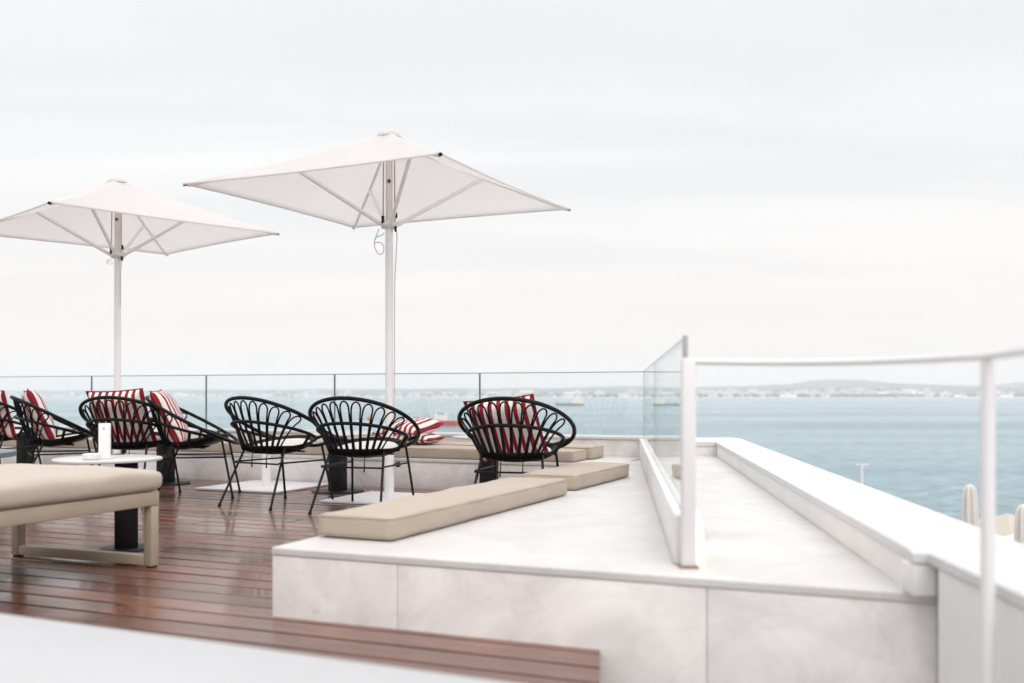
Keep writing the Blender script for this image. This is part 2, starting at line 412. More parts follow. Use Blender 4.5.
# overcast sky: brighter overhead than at the horizon
gz = N.new('ShaderNodeMapRange'); gz.inputs['From Min'].default_value = .37; gz.inputs['From Max'].default_value = 1.0
gz.inputs['To Min'].default_value = 1.0; gz.inputs['To Max'].default_value = 2.6
L.new(sp.outputs['Z'], gz.inputs['Value'])
hz = N.new('ShaderNodeMapRange'); hz.inputs['From Min'].default_value = 0; hz.inputs['From Max'].default_value = .22
L.new(ab.outputs[0], hz.inputs['Value'])
hc = N.new('ShaderNodeMix'); hc.data_type = 'RGBA'; hc.inputs['A'].default_value = (.95, .885, .86, 1)
L.new(hz.outputs['Result'], hc.inputs['Factor']); L.new(cc.outputs['Result'], hc.inputs['B'])
b2 = N.new('ShaderNodeBackground'); L.new(hc.outputs['Result'], b2.inputs['Color']); L.new(gz.outputs['Result'], b2.inputs['Strength'])
ms = N.new('ShaderNodeMixShader'); ms.inputs['Fac'].default_value = .93
L.new(bg.outputs[0], ms.inputs[1]); L.new(b2.outputs[0], ms.inputs[2]); L.new(ms.outputs[0], out.inputs['Surface'])

sl = bpy.data.lights.new('sun', 'SUN'); sl.energy = .9; sl.angle = R(40); sl.color = (1, .94, .88)
so = bpy.data.objects.new('sun', sl); COL.objects.link(so)
sd = Vector((math.sin(SUN_AZ) * math.cos(SUN_EL), math.cos(SUN_AZ) * math.cos(SUN_EL), math.sin(SUN_EL)))
so.rotation_euler = sd.to_track_quat('Z', 'Y').to_euler(); so.location = (10, -10, 20)

scene.view_settings.view_transform = 'Standard'; scene.view_settings.look = 'None'
scene.view_settings.exposure = 0.12; scene.view_settings.gamma = 1.0
scene.render.engine = 'CYCLES'
scene.cycles.max_bounces = 10; scene.cycles.transparent_max_bounces = 16; scene.cycles.volume_bounces = 2

# ------------------------------------------------------------------ setting: water, ground, hills, haze
sea = MB().add([(-12500, -1900, 0), (12500, -1900, 0), (12500, 12500, 0), (-12500, 12500, 0)], [(0, 1, 2, 3)])
tag(sea.build('water', M['water'], loc=(0, 0, SEA)), kind='structure')
g = MB().box(-320, 330, -400, 150, -30.5, -27)
tag(g.build('ground', M['concrete']), kind='structure')

def interp(tab, x):
    if x <= tab[0][0]: return tab[0][1]
    for (a, b), (c, d) in zip(tab, tab[1:]):
        if x <= c:
            t = (x - a) / (c - a); t = t * t * (3 - 2 * t)
            return b + (d - b) * t
    return tab[-1][1]
RIDGE = [(-8000, 22), (-4900, 16), (-2000, 26), (450, 40), (850, 54), (1700, 56), (2170, 64), (2600, 76), (2780, 90), (2900, 116), (3020, 125), (3330, 124), (3440, 106), (3540, 86), (3980, 74), (4450, 60), (4640, 76), (4900, 98), (6500, 110), (9000, 60)]
def coast(x):
    return interp([(-9000, 9300), (-4500, 9000), (-2300, 8000), (-300, 6200), (500, 5650), (9000, 5500)], x) + 40 * noise.noise((x * .004, 3, 0))
def land_h(x, y):
    c = coast(x); d = y - c
    if d <= 0: return -32 + 0 * d
    ridge = interp(RIDGE, x) + 9 * noise.fractal(Vector((x * .002, 9.1, 0)), 1.0, 2.0, 4)
    t = min(1, d / (9600 - c)) if c < 9500 else 1
    low = interp([(0, -29), (60, -26), (500, -18), (1400, 6), (2400, 24)], d)
    s = t ** 2.2
    return low * (1 - s) + max(ridge, 4) * s + 5 * noise.fractal(Vector((x * .0015, y * .0015, 2)), 1.0, 2.0, 4) * min(1, d / 500)
NX, NY = 210, 44
vs = []; fs = []
for j in range(NY):
    for i in range(NX):
        x = -9000 + 18000 * i / (NX - 1); c = coast(x)
        q = j / (NY - 1)
        y = c - 20 + (9600 - c + 20) * (q / .85) ** 1.4 if q <= .85 else 9600 + (q - .85) / .15 * 1200
        z = land_h(x, min(y, 9600)) if y <= 9600 else land_h(x, 9600) - (y - 9600) * .05
        vs.append((x, y, z))
for j in range(NY - 1):
    for i in range(NX - 1):
        a = j * NX + i; fs.append((a, a + 1, a + NX + 1, a + NX))
hm = simple('hill_scrub', (.125, .125, .15), .95, var=.4, scale=.004)
nt_ = hm.node_tree; P_ = nt_.nodes['Principled BSDF']; src_ = P_.inputs['Base Color'].links[0].from_socket
tc_ = nt_.nodes.new('ShaderNodeTexCoord'); sp_ = nt_.nodes.new('ShaderNodeSeparateXYZ'); nt_.links.new(tc_.outputs['Object'], sp_.inputs[0])
mr_ = nt_.nodes.new('ShaderNodeMapRange'); mr_.inputs['From Min'].default_value = -25.5; mr_.inputs['From Max'].default_value = -22; nt_.links.new(sp_.outputs['Z'], mr_.inputs['Value'])
mx_ = nt_.nodes.new('ShaderNodeMix'); mx_.data_type = 'RGBA'; mx_.inputs['A'].default_value = (.62, .57, .48, 1)
nt_.links.new(src_, mx_.inputs['B']); nt_.links.new(mr_.outputs['Result'], mx_.inputs['Factor']); nt_.links.new(mx_.outputs['Result'], P_.inputs['Base Color'])
hills = MB().add(vs, fs, smooth=True)
tag(hills.build('hills', hm), kind='structure')

# haze
hz_m = bpy.data.materials.new('haze_air'); hz_m.use_nodes = True
n2 = hz_m.node_tree; n2.nodes.remove(n2.nodes['Principled BSDF'])
pv = n2.nodes.new('ShaderNodeVolumePrincipled'); pv.inputs['Color'].default_value = (.985, .983, .993, 1)
pv.inputs['Density'].default_value = .00012; pv.inputs['Anisotropy'].default_value = .0
n2.links.new(pv.outputs[0], n2.nodes['Material Output'].inputs['Volume'])
hb = MB().box(-12700, 12700, -2000, 12700, -31.5, 165)
tag(hb.build('haze', hz_m), kind='stuff')

# far town
TOWN = 'tiny buildings of the town on the far shore'
town_m = [simple('town_white', (.86, .84, .81), .9, var=.06, scale=.05), simple('town_cream', (.76, .68, .58), .9, var=.06, scale=.05),
          simple('town_roof', (.36, .17, .11), .9, var=.2, scale=.05), simple('town_glass', (.10, .12, .14), .4)]
def far_house(kind):
    b = MB()
    if kind == 0:       # block of flats with a stair tower and dark window bands
        b.box(-14, 14, -7, 7, 0, 15); b.box(-3, 3, -3, 3, 15, 18.5)
        for k in range(4): b.box(-12.5, 12.5, -7.15, -7, 2 + 3.4 * k, 3.3 + 3.4 * k, mi=1)
        ms = [town_m[0], town_m[3]]
    elif kind == 1:     # long low house under a pitched roof
        b.box(-16, 16, -6, 6, 0, 7)
        b.add([(-17, -7, 7), (17, -7, 7), (17, 7, 7), (-17, 7, 7), (-17, 0, 11), (17, 0, 11)], [(0, 1, 5, 4), (2, 3, 4, 5), (0, 4, 3), (1, 2, 5), (3, 2, 1, 0)], mi=1)
        ms = [town_m[0], town_m[2]]
    elif kind == 2:     # stepped cream block
        b.box(-9, 3, -7, 7, 0, 17); b.box(3, 13, -7, 6, 0, 11)
        for k in range(4): b.box(-7.5, 1.5, -7.15, -7, 2.5 + 3.6 * k, 4 + 3.6 * k, mi=1)
        ms = [town_m[1], town_m[3]]
    else:               # white hall with a shallow roof
        b.box(-28, 28, -10, 10, 0, 9)
        b.add([(-29, -11, 9), (29, -11, 9), (29, 11, 9), (-29, 11, 9), (-29, 0, 12), (29, 0, 12)], [(0, 1, 5, 4), (2, 3, 4, 5), (0, 4, 3), (1, 2, 5), (3, 2, 1, 0)])
        ms = [town_m[0]]
    return b.build('town_building', ms)
protos = [far_house(k) for k in range(4)]
kind_label = ['pale many-storey block in the far town across the river', 'long low white house with red pitched roof across the river',
              'stepped cream building in the far town across the river', 'wide white hall low on the far shore across the river']
used = set()
rnd = random.Random(21)
nb = 0
tries = 0
while nb < 286 and tries < 9000:
    tries += 1
    ang = rnd.choice([rnd.uniform(.16, .52), rnd.uniform(.16, .42), rnd.uniform(-.1, .5), rnd.uniform(-.52, .2)])
    c0 = coast(ang * 5800)
    d = 25 + abs(rnd.gauss(0, 1)) * 520
    dens = 1.0 if .2 < ang < .42 else .55
    if rnd.random() > dens: continue
    y = c0 + d; x = ang * y
    if y > 9300 or d > 1750: continue
    if d < 140 and rnd.random() < .45: continue
    k = rnd.choices([0, 1, 2, 3], [5, 3, 3, 1.2])[0]
    o = protos[k] if k not in used else protos[k].copy()
    if k in used: COL.objects.link(o)
    used.add(k)
    s = rnd.uniform(.95, 1.7)
    o.location = (x, y, land_h(x, y) - 1.5); o.scale = (s * rnd.uniform(.8, 1.5), s, s * rnd.uniform(.7, 1.35)); o.rotation_euler = (0, 0, rnd.uniform(-.5, .5))
    tag(o, kind_label[k], 'building', TOWN)
    nb += 1

# dark belt of trees along the far shore (one mass)
tb = MB()
leaf = simple('far_foliage', (.055, .065, .05), .95, var=.4, scale=.03)
for i in range(620):
    ang = rnd.choice([rnd.uniform(.26, .385), rnd.uniform(.15, .54), rnd.uniform(-.5, .3)])
    c0 = coast(ang * 5750); d = rnd.uniform(30, 120) if rnd.random() < .75 else rnd.uniform(100, 1600)
    y = c0 + d; x = ang * y
    if y > 9300: continue
    r = rnd.uniform(7, 15); z = land_h(x, y)
    n = 7
    vv = [(x + r * rnd.uniform(.7, 1.2) * math.cos(6.283 * k / n), y + r * .8 * math.sin(6.283 * k / n), z + r * rnd.uniform(.2, .5)) for k in range(n)]
    vv2 = [(x + r * .55 * rnd.uniform(.6, 1.2) * math.cos(6.283 * k / n), y + r * .5 * math.sin(6.283 * k / n), z + r * rnd.uniform(.85, 1.2)) for k in range(n)]
    vv0 = [(x + r * .6 * math.cos(6.283 * k / n), y + r * .6 * math.sin(6.283 * k / n), z - 4) for k in range(n)]
    ff = []
    for k in range(n):
        k2 = (k + 1) % n
        ff += [(k, k2, n + k2, n + k), (n + k, n + k2, 2 * n + k2, 2 * n + k)]
    ff.append([2 * n + k for k in range(n)])
    tb.add(vv0 + vv + vv2, ff, smooth=True)
tag(tb.build('tree_belt', leaf), 'dark tree belt running along the waterline of the far shore', 'trees', kind='stuff')

# ------------------------------------------------------------------ boats
hull_dark = simple('hull_dark', (.10, .11, .125), .6); ship_cream = simple('ship_cream', (.86, .80, .68), .6)
hull_red = simple('hull_red', (.62, .075, .045), .5); boat_white = simple('boat_white', (.82, .81, .78), .5)
def hull(b, Lh, Bh, Hh, mi=0, sheer=.25):
    n = 14; ring = []
    for lev, (fw, zz) in enumerate([(.72, -1.0), (1.0, Hh)]):
        pts = []
        for sgn in (1, -1):
            rng = range(n + 1) if sgn == 1 else range(n - 1, 0, -1)
            for i in rng:
                t = i / n
                wdt = Bh / 2 * fw * min(1, (1 - t) * 3.2) ** .6 * (1 if t > .04 else .9)
                if t >= 1: wdt = 0
                pts.append((-Lh / 2 + Lh * t * (1 if lev else .97), sgn * wdt, zz + (sheer * Hh * max(0, t - .5) * 2 if lev else 0)))
        ring.append(pts)
    m = len(ring[0])
    fs = [(i, (i + 1) % m, m + (i + 1) % m, m + i) for i in range(m)] + [[m + i for i in range(m)]]
    b.add(ring[0] + ring[1], fs, mi)
    return b
ship = empty('cargo_ship', (.0575 * 2280, 2280, SEA), math.pi)
tag(ship, 'small cargo ship with dark low hull and cream wheelhouse out on the river', 'ship')
hull(MB(), 66, 12, 4.0).build('hull', hull_dark, ship)
MB().box(-32, -8, -5.5, 5.5, 4.3, 13).box(-30, -11, -4.5, 4.5, 13, 18).box(-27, -15, -5.5, 5.5, 18, 22.5).build('wheelhouse', ship_cream, ship)
MB().tube([(-21, 0, 22), (-21, 0, 29)], .5).build('mast', hull_dark, ship)
MB().tube([(-28, 0, 11), (-28, 0, 18)], 1.6).build('funnel', hull_dark, ship)
for x in (0, 14): MB().box(x - 4, x + 4, -4, 4, 4.1, 5.2).build('hatch', hull_dark, ship)

yb = 920
red = empty('harbour_boat', (-.073 * yb, yb, SEA), R(172))
tag(red, 'red hulled boat with small white cabin seen through glass beside the striped pillows', 'boat')
hull(MB(), 46, 10, 4.4, sheer=.75).build('hull', hull_red, red)
cbn = MB().box(-8, 4, -3.2, 3.2, 4.6, 9.8).box(-7, 2, -2.8, 2.8, 9.8, 12.4).build('cabin', boat_white, red)
MB().box(-6, 1, -2.95, 2.95, 10.4, 11.6).build('window', hull_dark, cbn)
MB().tube([(7, 0, 4), (7, 0, 14)], .35).build('mast', boat_white, red)
yb2 = 960
by = empty('channel_buoy', (-.143 * yb2, yb2, SEA))
tag(by, 'red and white channel marker floating beyond the chairs', 'buoy')
MB().lathe([(2.2, -1), (2.6, .8), (2.4, 1.6), (1.2, 2.2)], 16).build('float', boat_white, by)
MB().lathe([(1.2, 2.2), (.9, 7.5), (.25, 8.2)], 12).build('tower', hull_red, by)
ys = 1450
sb = empty('speedboat', (.204 * ys, ys, SEA), R(180))
tag(sb, 'tiny white speedboat crossing the open water on the right', 'boat')
hull(MB(), 9, 3, 1.6).build('hull', boat_white, sb)
MB().box(-2, 1, -1, 1, 1.6, 2.6).build('cabin', boat_white, sb)
wk = MB()
wk.add([(4.5, -.5, .05), (4.5, .5, .05), (14, 2.2, .06), (22, 1.5, .05), (22, -1.5, .05), (14, -2.2, .06)], [(0, 1, 2, 3, 4, 5)])
tag(wk.build('wake', boat_white, loc=(.204 * ys, ys, SEA + .05)), 'short white wake trailing behind the speedboat', 'wake')

# ------------------------------------------------------------------ deck
# deck right-hand edge runs at X = .088*Y; work in (u,v)
iv = UV.inverted()
p_a = iv @ Vector((.267, 3.038, 0)); p_b = iv @ Vector((.158, 1.8, 0))
def deck_u_end(v):
    t = (v - p_a.y) / (p_b.y - p_a.y)
    return p_a.x + t * (p_b.x - p_a.x)
db = MB(); vals = []
BW, GAP = .132, .014
v = -1.20
rnd = random.Random(3)
while v < 4.34:
    v1 = v + BW
    uend0 = deck_u_end(v) if v < .0 else .04
    uend1 = deck_u_end(v1) if v < .0 else .04
    if v < 0 < v1: uend0 = deck_u_end(v); uend1 = deck_u_end(v1)
    u = -11 + rnd.uniform(0, 2.0)
    segs = []
    cur = -11.0
    while cur < uend0 - .001:
        nxt = cur + rnd.uniform(1.8, 3.4)
        if nxt > uend0 - .8: nxt = None
        segs.append((cur, nxt)); 
        if nxt is None: break
        cur = nxt
    for (a, b_) in segs:
        e0 = b_ - .004 if b_ else uend0; e1 = b_ - .004 if b_ else uend1
        bv = .003; zt = rnd.uniform(-.0012, .0012)
        vv = [(a, v, -.03), (e0, v, -.03), (e1, v1, -.03), (a, v1, -.03),
              (a, v, zt - bv), (e0, v, zt - bv), (e1, v1, zt - bv), (a, v1, zt - bv),
              (a + .001, v + bv, zt), (e0 - .001, v + bv, zt), (e1 - .001, v1 - bv, zt), (a + .001, v1 - bv, zt)]
        ff = [(0, 1, 5, 4), (1, 2, 6, 5), (2, 3, 7, 6), (3, 0, 4, 7), (4, 5, 9, 8), (5, 6, 10, 9), (6, 7, 11, 10), (7, 4, 8, 11), (8, 9, 10, 11)]
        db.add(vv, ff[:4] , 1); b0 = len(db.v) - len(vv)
        for f_ in ff[4:]: db.f.append([b0 + q for q in f_]); db.mi.append(0); db.sm.append(False)
        c = (rnd.random(), rnd.random(), rnd.random(), 1)
        vals += [c] * len(vv)
    v = v1 + GAP
deck = db.build('deck', [M['deck'], simple('board_edge_shade', (.022, .012, .009), .9)], loc=O, rz=ANG)  # board sides coloured dark: shade of the gaps painted in
at = deck.data.color_attributes.new('board', 'FLOAT_COLOR', 'POINT')
for i, c in enumerate(vals): at.data[i].color = c
tag(deck, kind='structure')
# dark subfloor and fascia under the boards
pts = [(-11, -1.2), (deck_u_end(-1.2) - .02, -1.2), (deck_u_end(0) - .02, -.002), (-.02, 0.0), (-.02, 4.33), (-11, 4.33)]
tag(MB().prism(pts, -.6, -.031).build('deck_base', simple('subfloor', (.035, .018, .013), .9), loc=O, rz=ANG), kind='structure')
# lower landing of the stair in front of the platform
tag(MB().box(-6, 1.6, -3.5, 3.4, -.75, -.60).build('landing', M['marble_top']), kind='structure')

# ------------------------------------------------------------------ right platform
def div_x(y): return 1.107 + (y - 8.447) * (.559 / 5.297)      # line of the glass divider
def par_in(y): return 1.73 + (y - 8.6) * .1130                 # inner edge of the right parapet
def par_out(y): return 2.10 + (y - 9.17) * .1042
plat = empty('marble_platform', O, ANG)
tag(plat, 'low white marble platform with a pale clad front rising beside the wooden deck', 'platform')
far = 5.22
def uvp(x, y):
    p = iv @ Vector((x, y, 0)); return (p.x, p.y)
core = [(.012, .012), (2.22, .012), uvp(par_in(3.2) + .05, 3.2), uvp(par_in(8.5) + .05, 8.5), uvp(1.05, 8.5), (-.1, far), (.012, 4.36)]
MB().prism(core, -.6, H - .032).build('core', M['grout'], plat)
top = [(-.002, -.003), (2.158, -.003), uvp(par_in(3.2) + .02, 3.2), uvp(par_in(8.52) + .02, 8.52), uvp(1.07, 8.49), (-.06, 5.245), (-.002, 4.36)]
# top in slabs with fine joints
bmT = bmesh.new()
fv = [bmT.verts.new((p[0], p[1], H)) for p in top]
bmT.faces.new(fv)
MBt = MB()
def clip_poly(poly, a, b, c):      # keep a*x+b*y<=c
    res = []
    for i in range(len(poly)):
        p, q = poly[i], poly[(i + 1) % len(poly)]
        dp = a * p[0] + b * p[1] - c; dq = a * q[0] + b * q[1] - c
        if dp <= 0: res.append(p)
        if dp * dq < 0:
            t = dp / (dp - dq); res.append((p[0] + t * (q[0] - p[0]), p[1] + t * (q[1] - p[1])))
    return res
bmT.free()
vcuts = [-.5, 1.35, 2.75, 4.1, 6.5]
for i in range(len(vcuts) - 1):
    pl = clip_poly(clip_poly(top, 0, -1, -(vcuts[i] + .002)), 0, 1, vcuts[i + 1] - .002)
    if len(pl) >= 3: MBt.prism(pl, H - .03, H)
tp = MBt.build('top_slab', M['marble_top'], plat)
bv = tp.modifiers.new('edge', 'BEVEL'); bv.width = .007; bv.segments = 3; bv.limit_method = 'ANGLE'
# cladding panels, front and left faces
for (a, b_) in [(.002, .500), (.502, 1.532), (1.534, 2.155)]:
    MB().box(a, b_, 0, .0115, -.6, H - .0305, bev=.002).build('cladding_panel', M['marble_face'], plat)
for (a, b_) in [(.013, 1.1), (1.104, 2.2), (2.204, 3.3), (3.304, 4.35)]:
    MB().box(0, .0115, a, b_, -.05, H - .0305, bev=.002).build('cladding_panel', M['marble_face'], plat)

# ------------------------------------------------------------------ back bench (L of the seating bay)
VB = 4.36
bench = empty('marble_bench', O, ANG)
tag(bench, 'long low marble bench along the back edge of the deck under beige cushions', 'bench')
MB().box(-11, -.012, VB + .012, 5.235, -.05, H - .032).build('core', M['grout'], bench)
u = -.012; k = 0
while u > -10.5:
    MB().box(u - 1.196, u, VB, VB + .0115, -.02, H - .0305, bev=.002).build('cladding_panel', M['marble_face'], bench)
    u -= 1.2
MB().box(-11, -.008, VB - .008, 5.238, H - .03, H, bev=.004).build('top_slab', M['marble_top'], bench)

# ------------------------------------------------------------------ parapets
bw = empty('parapet_wall', O, ANG)
tag(bw, 'low white wall behind the bench carrying the long glass balustrade', 'wall')
MB().box(-11, .0, 5.24, 5.52, -1.6, .385).build('wall_body', M['marble_face'], bw)
MB().box(-11, .0, 5.225, 5.54, .387, .412, bev=.004).build('coping', M['marble_top'], bw)
# back wall, right of the divider
b2w = MB()
b2w.prism([(1.06, 8.50), (1.82, 8.50), (1.95, 9.0), (1.06, 9.0)], -1.6, .330)
c2w = [(1.04, 8.49), (1.77, 8.49), (2.10, 9.17), (2.08, 9.40), (1.10, 9.30)]
pw = empty('parapet_wall', (0, 0, 0))
tag(pw, 'wide white painted parapet on the right running towards the camera above the river', 'wall')
b2w.build('back_return', M['white_paint'], pw)
ys_ = [9.2, 6.0, 2.82]
MB().prism([(par_in(9.2) + .022, 9.2), (par_out(9.2) - .03, 9.2), (par_out(2.72) - .03, 2.72), (par_in(2.72) + .022, 2.72)], -1.6, .330).build('wall_body', M['white_paint'], pw)
def slabs(poly, cuts, z0, z1, nm, m_, par):
    for i in range(len(cuts) - 1):
        pl = clip_poly(clip_poly(poly, 0, -1, -(cuts[i] + .0012)), 0, 1, cuts[i + 1] - .0012)
        if len(pl) >= 3:
            o = MB().prism(pl, z0, z1).build(nm, m_, par)
            bv = o.modifiers.new('edge', 'BEVEL'); bv.width = .006; bv.segments = 3; bv.limit_method = 'ANGLE'; bv.angle_limit = R(50)
slabs([(par_in(8.49) + .014, 8.49), (par_in(2.745) + .014, 2.745), (1.062, 2.655), (1.104, 2.655), (.865, -1.5), (1.33, -1.5), (par_out(2.66), 2.66), (2.10, 9.17), (2.09, 9.30)], [-2, .2, 1.75, 8.0, 10], .332, .364, 'coping', M['coping_paint'], pw)
MB().prism([(1.04, 8.488), (par_in(8.49) + .012, 8.488), (2.086, 9.302), (2.06, 9.40), (1.07, 9.33)], .332, .364).build('coping', M['coping_paint'], pw)
# pier at the platform's corner + near stretch beside the stair
pr = MB().box(1.066, 1.131, 2.66, 2.74, H + .001, .331, bev=.004).build('pier', M['white_paint'], pw)
MB().prism([(1.132, 2.655), (par_out(2.657) - .03, 2.655), (1.30, -1.5), (.872, -1.5), (1.108, 2.60)], -1.6, .330).build('stair_side', M['white_paint'], pw)
# foreground ledge
lg = empty('marble_ledge', (O.x + .03, O.y + .045, 0), ANG - R(2.6))
tag(lg, 'blurred white stone ledge in the near foreground at the bottom left', 'ledge')
MB().box(-5, 1.72, -1.72, -1.20, -.6, H - .032).build('body', M['marble_face'], lg)
MB().box(-5.02, 1.74, -1.74, -1.18, H - .03, H, bev=.006).build('top_slab', M['marble_ledge'], lg)

# ------------------------------------------------------------------ glass balustrade
GT = .966
gr = empty('glass_balustrade', O, ANG)
tag(gr, 'long frameless glass balustrade with thin dark top edge above the back bench', 'balustrade')
PW = 1.545; u = -.085
for k in range(7):
    a, b_ = u - PW + .006, u - .006
    g = MB().box(a, b_, 5.372, 5.384, .414, GT - .008)
    g.mi = [1 if i in (0, 1, 4, 5) else 0 for i in range(6)]
    g.build('glass_panel', [M['glass'], M['glass_edge']], gr)
    MB().box(u - PW - .003, u - PW + .003, 5.370, 5.386, .414, GT - .009).build('joint', M['joint_dark'], gr)
    u -= PW
MB().box(-.089, -.081, 5.370, 5.386, .414, GT - .009).build('joint', M['joint_dark'], gr)
MB().box(-10.8, -.078, 5.368, 5.388, GT - .0075, GT + .0005, bev=.002).build('top_trim', M['grey_metal'], gr)

# side divider: kerb + glass running towards the camera
A = Vector((1.107, 8.42)); B = Vector((.548, 3.16))
d2 = (B - A); LEN = d2.length; ang = math.atan2(d2.y, d2.x)
dv = empty('glass_divider', (A.x, A.y, 0), ang)
tag(dv, 'single glass screen on a low white kerb crossing the platform towards the white post', 'screen')
kb = MB().box(.02, LEN, -.035, .035, H + .001, .40, bev=.004).build('kerb', M['white_paint'], dv)
MB().box(.02, LEN, -.040, -.036, H + .001, H + .006).build('kerb_joint', simple('joint_pink', (.62, .53, .51), .9), dv)
for (a, b_) in [(.0, LEN / 2 - .004), (LEN / 2 + .004, LEN - .02)]:
    g = MB().box(a, b_, -.006, .006, .402, GT - .008)
    g.mi = [1 if i in (0, 1, 4, 5) else 0 for i in range(6)]
    g.build('glass_panel', [M['glass'], M['glass_edge']], dv)
MB().box(0, LEN - .02, -.0065, .0065, GT - .0075, GT - .004).build('top_trim', M['trim_light'], dv)
MB().box(LEN - .019, LEN + .002, -.008, .008, .402, GT + .003, bev=.002).build('end_channel', M['grey_metal'], dv)

MB().box(.4, LEN - .50, .0362, .098, H + .001, .327, bev=.004).build('light_trough', M['white_paint'], dv)
# handrail beside the stair
hr = empty('handrail', (B.x, B.y - .05, 0))
tag(hr, 'white tubular stair handrail with two square posts in the near right foreground', 'handrail')
ox, oy = B.x, B.y - .05
def rel(x, y, z): return (x - ox, y - oy, z)
MB().box(-.021, .021, -.021, .021, H + .006, .895, bev=.004).build('post', M['white_metal'], hr)
MB().box(-.03, .03, -.03, .03, H + .001, H + .005).build('base_plate', simple('rusty_plate', (.34, .22, .16), .8, var=.3, scale=40), hr)
rail_pts = [(.548, 3.11, .884), (.75, 2.98, .877), (.92, 2.75, .872), (1.0, 2.5, .870), (1.025, 2.3, .869), (1.023, 2.15, .868), (.97, 1.9, .868), (.88, 1.6, .866)]
def smooth_path(P, n=5):
    P = [Vector(p) for p in P]; outp = []
    for i in range(len(P) - 1):
        p0 = P[max(i - 1, 0)]; p1 = P[i]; p2 = P[i + 1]; p3 = P[min(i + 2, len(P) - 1)]
        for k in range(n):
            t = k / n
            outp.append(.5 * ((2 * p1) + (-p0 + p2) * t + (2 * p0 - 5 * p1 + 4 * p2 - p3) * t * t + (-p0 + 3 * p1 - 3 * p2 + p3) * t ** 3))
    outp.append(P[-1]); return outp
MB().tube([Vector(rel(*p)) for p in smooth_path(rail_pts)], .0098, 12).build('rail', M['white_metal'], hr)
MB().tube([rel(1.023, 2.15, -.60), rel(1.023, 2.15, .858)], .0145, 14).build('post', M['white_metal'], hr)
MB().tube([rel(.88, 1.6, .866), rel(.88, 1.6, -.60)], .0145, 14).build('post', M['white_metal'], hr)

# small lit floor lamp at the kerb
em, nte, Ne, Le, Pe = mat('lamp_glow')
Pe.inputs['Base Color'].default_value = (.9, .6, .35, 1); Pe.inputs['Emission Color'].default_value = (1, .52, .20, 1); Pe.inputs['Emission Strength'].default_value = 1.6
ud = (B - A).normalized(); nd = Vector((-ud.y, ud.x)); lp0 = A + ud * (LEN - .495) + nd * .074
flp = empty('floor_lamp', (lp0.x, lp0.y, H), ang); tag(flp, 'little glowing warm lamp at the foot of the white kerb behind the square post', 'lamp')
MB().box(.001, .02, -.024, .024, .001, .036, bev=.003).build('housing', M['white_metal'], flp)
MB().box(.019, .0225, -.02, .02, .005, .022).build('lens', em, flp)
ll = bpy.data.lights.new('lamp_bulb', 'POINT'); ll.energy = .6; ll.color = (1, .50, .18); ll.shadow_soft_size = .015
lo = bpy.data.objects.new('lamp_bulb', ll); COL.objects.link(lo); lo.parent = flp; lo.location = (.06, 0, .035)

# ------------------------------------------------------------------ cushions
def soft_box(Lx, Ly, T, r=.03, puff=.012, nx=26, ny=10, nz=4, seed=0, wr=.004):
    """a box with round edges, a slightly puffed top and soft unevenness; base at z=0, centred in x,y"""
    bm = bmesh.new(); cache = {}
    def P(i, j, k):
        key = (i, j, k)
        if key in cache: return cache[key]
        x = (i / nx - .5) * Lx; y = (j / ny - .5) * Ly; z = k / nz * T
        cx = max(-Lx / 2 + r, min(Lx / 2 - r, x)); cy = max(-Ly / 2 + r, min(Ly / 2 - r, y)); cz = max(r, min(T - r, z))
        dd = Vector((x - cx, y - cy, z - cz))
        p = Vector((cx, cy, cz)) + (dd.normalized() * r if dd.length > 1e-9 else dd)
        ex = 1 - abs(2 * x / Lx) ** 6; ey = 1 - abs(2 * y / Ly) ** 4
        if z > T * .5: p.z += puff * ex * ey
        nv = noise.noise_vector(Vector((x * 5 + seed * 3.1, y * 7, z * 9 + seed)))
        p += Vector((nv.x * wr * .6, nv.y * wr, nv.z * wr * (1 if z > T * .3 else 0)))
        cache[key] = bm.verts.new(p); return cache[key]
    def uniq(l):
        o = []
        [o.append(q) for q in l if q not in o]; return o
    # parametric denser rows near the edges
    for i in range(nx):
        for j in range(ny):
            bm.faces.new((P(i, j, nz), P(i + 1, j, nz), P(i + 1, j + 1, nz), P(i, j + 1, nz)))
            bm.faces.new((P(i, j + 1, 0), P(i + 1, j + 1, 0), P(i + 1, j, 0), P(i, j, 0)))
    for i in range(nx):
        for k in range(nz):
            bm.faces.new((P(i, 0, k), P(i + 1, 0, k), P(i + 1, 0, k + 1), P(i, 0, k + 1)))
            bm.faces.new((P(i + 1, ny, k), P(i, ny, k), P(i, ny, k + 1), P(i + 1, ny, k + 1)))
    for j in range(ny):
        for k in range(nz):
            bm.faces.new((P(0, j + 1, k), P(0, j, k), P(0, j, k + 1), P(0, j + 1, k + 1)))
            bm.faces.new((P(nx, j, k), P(nx, j + 1, k), P(nx, j + 1, k + 1), P(nx, j, k + 1)))
    return MB().bm(bm, 0, True)

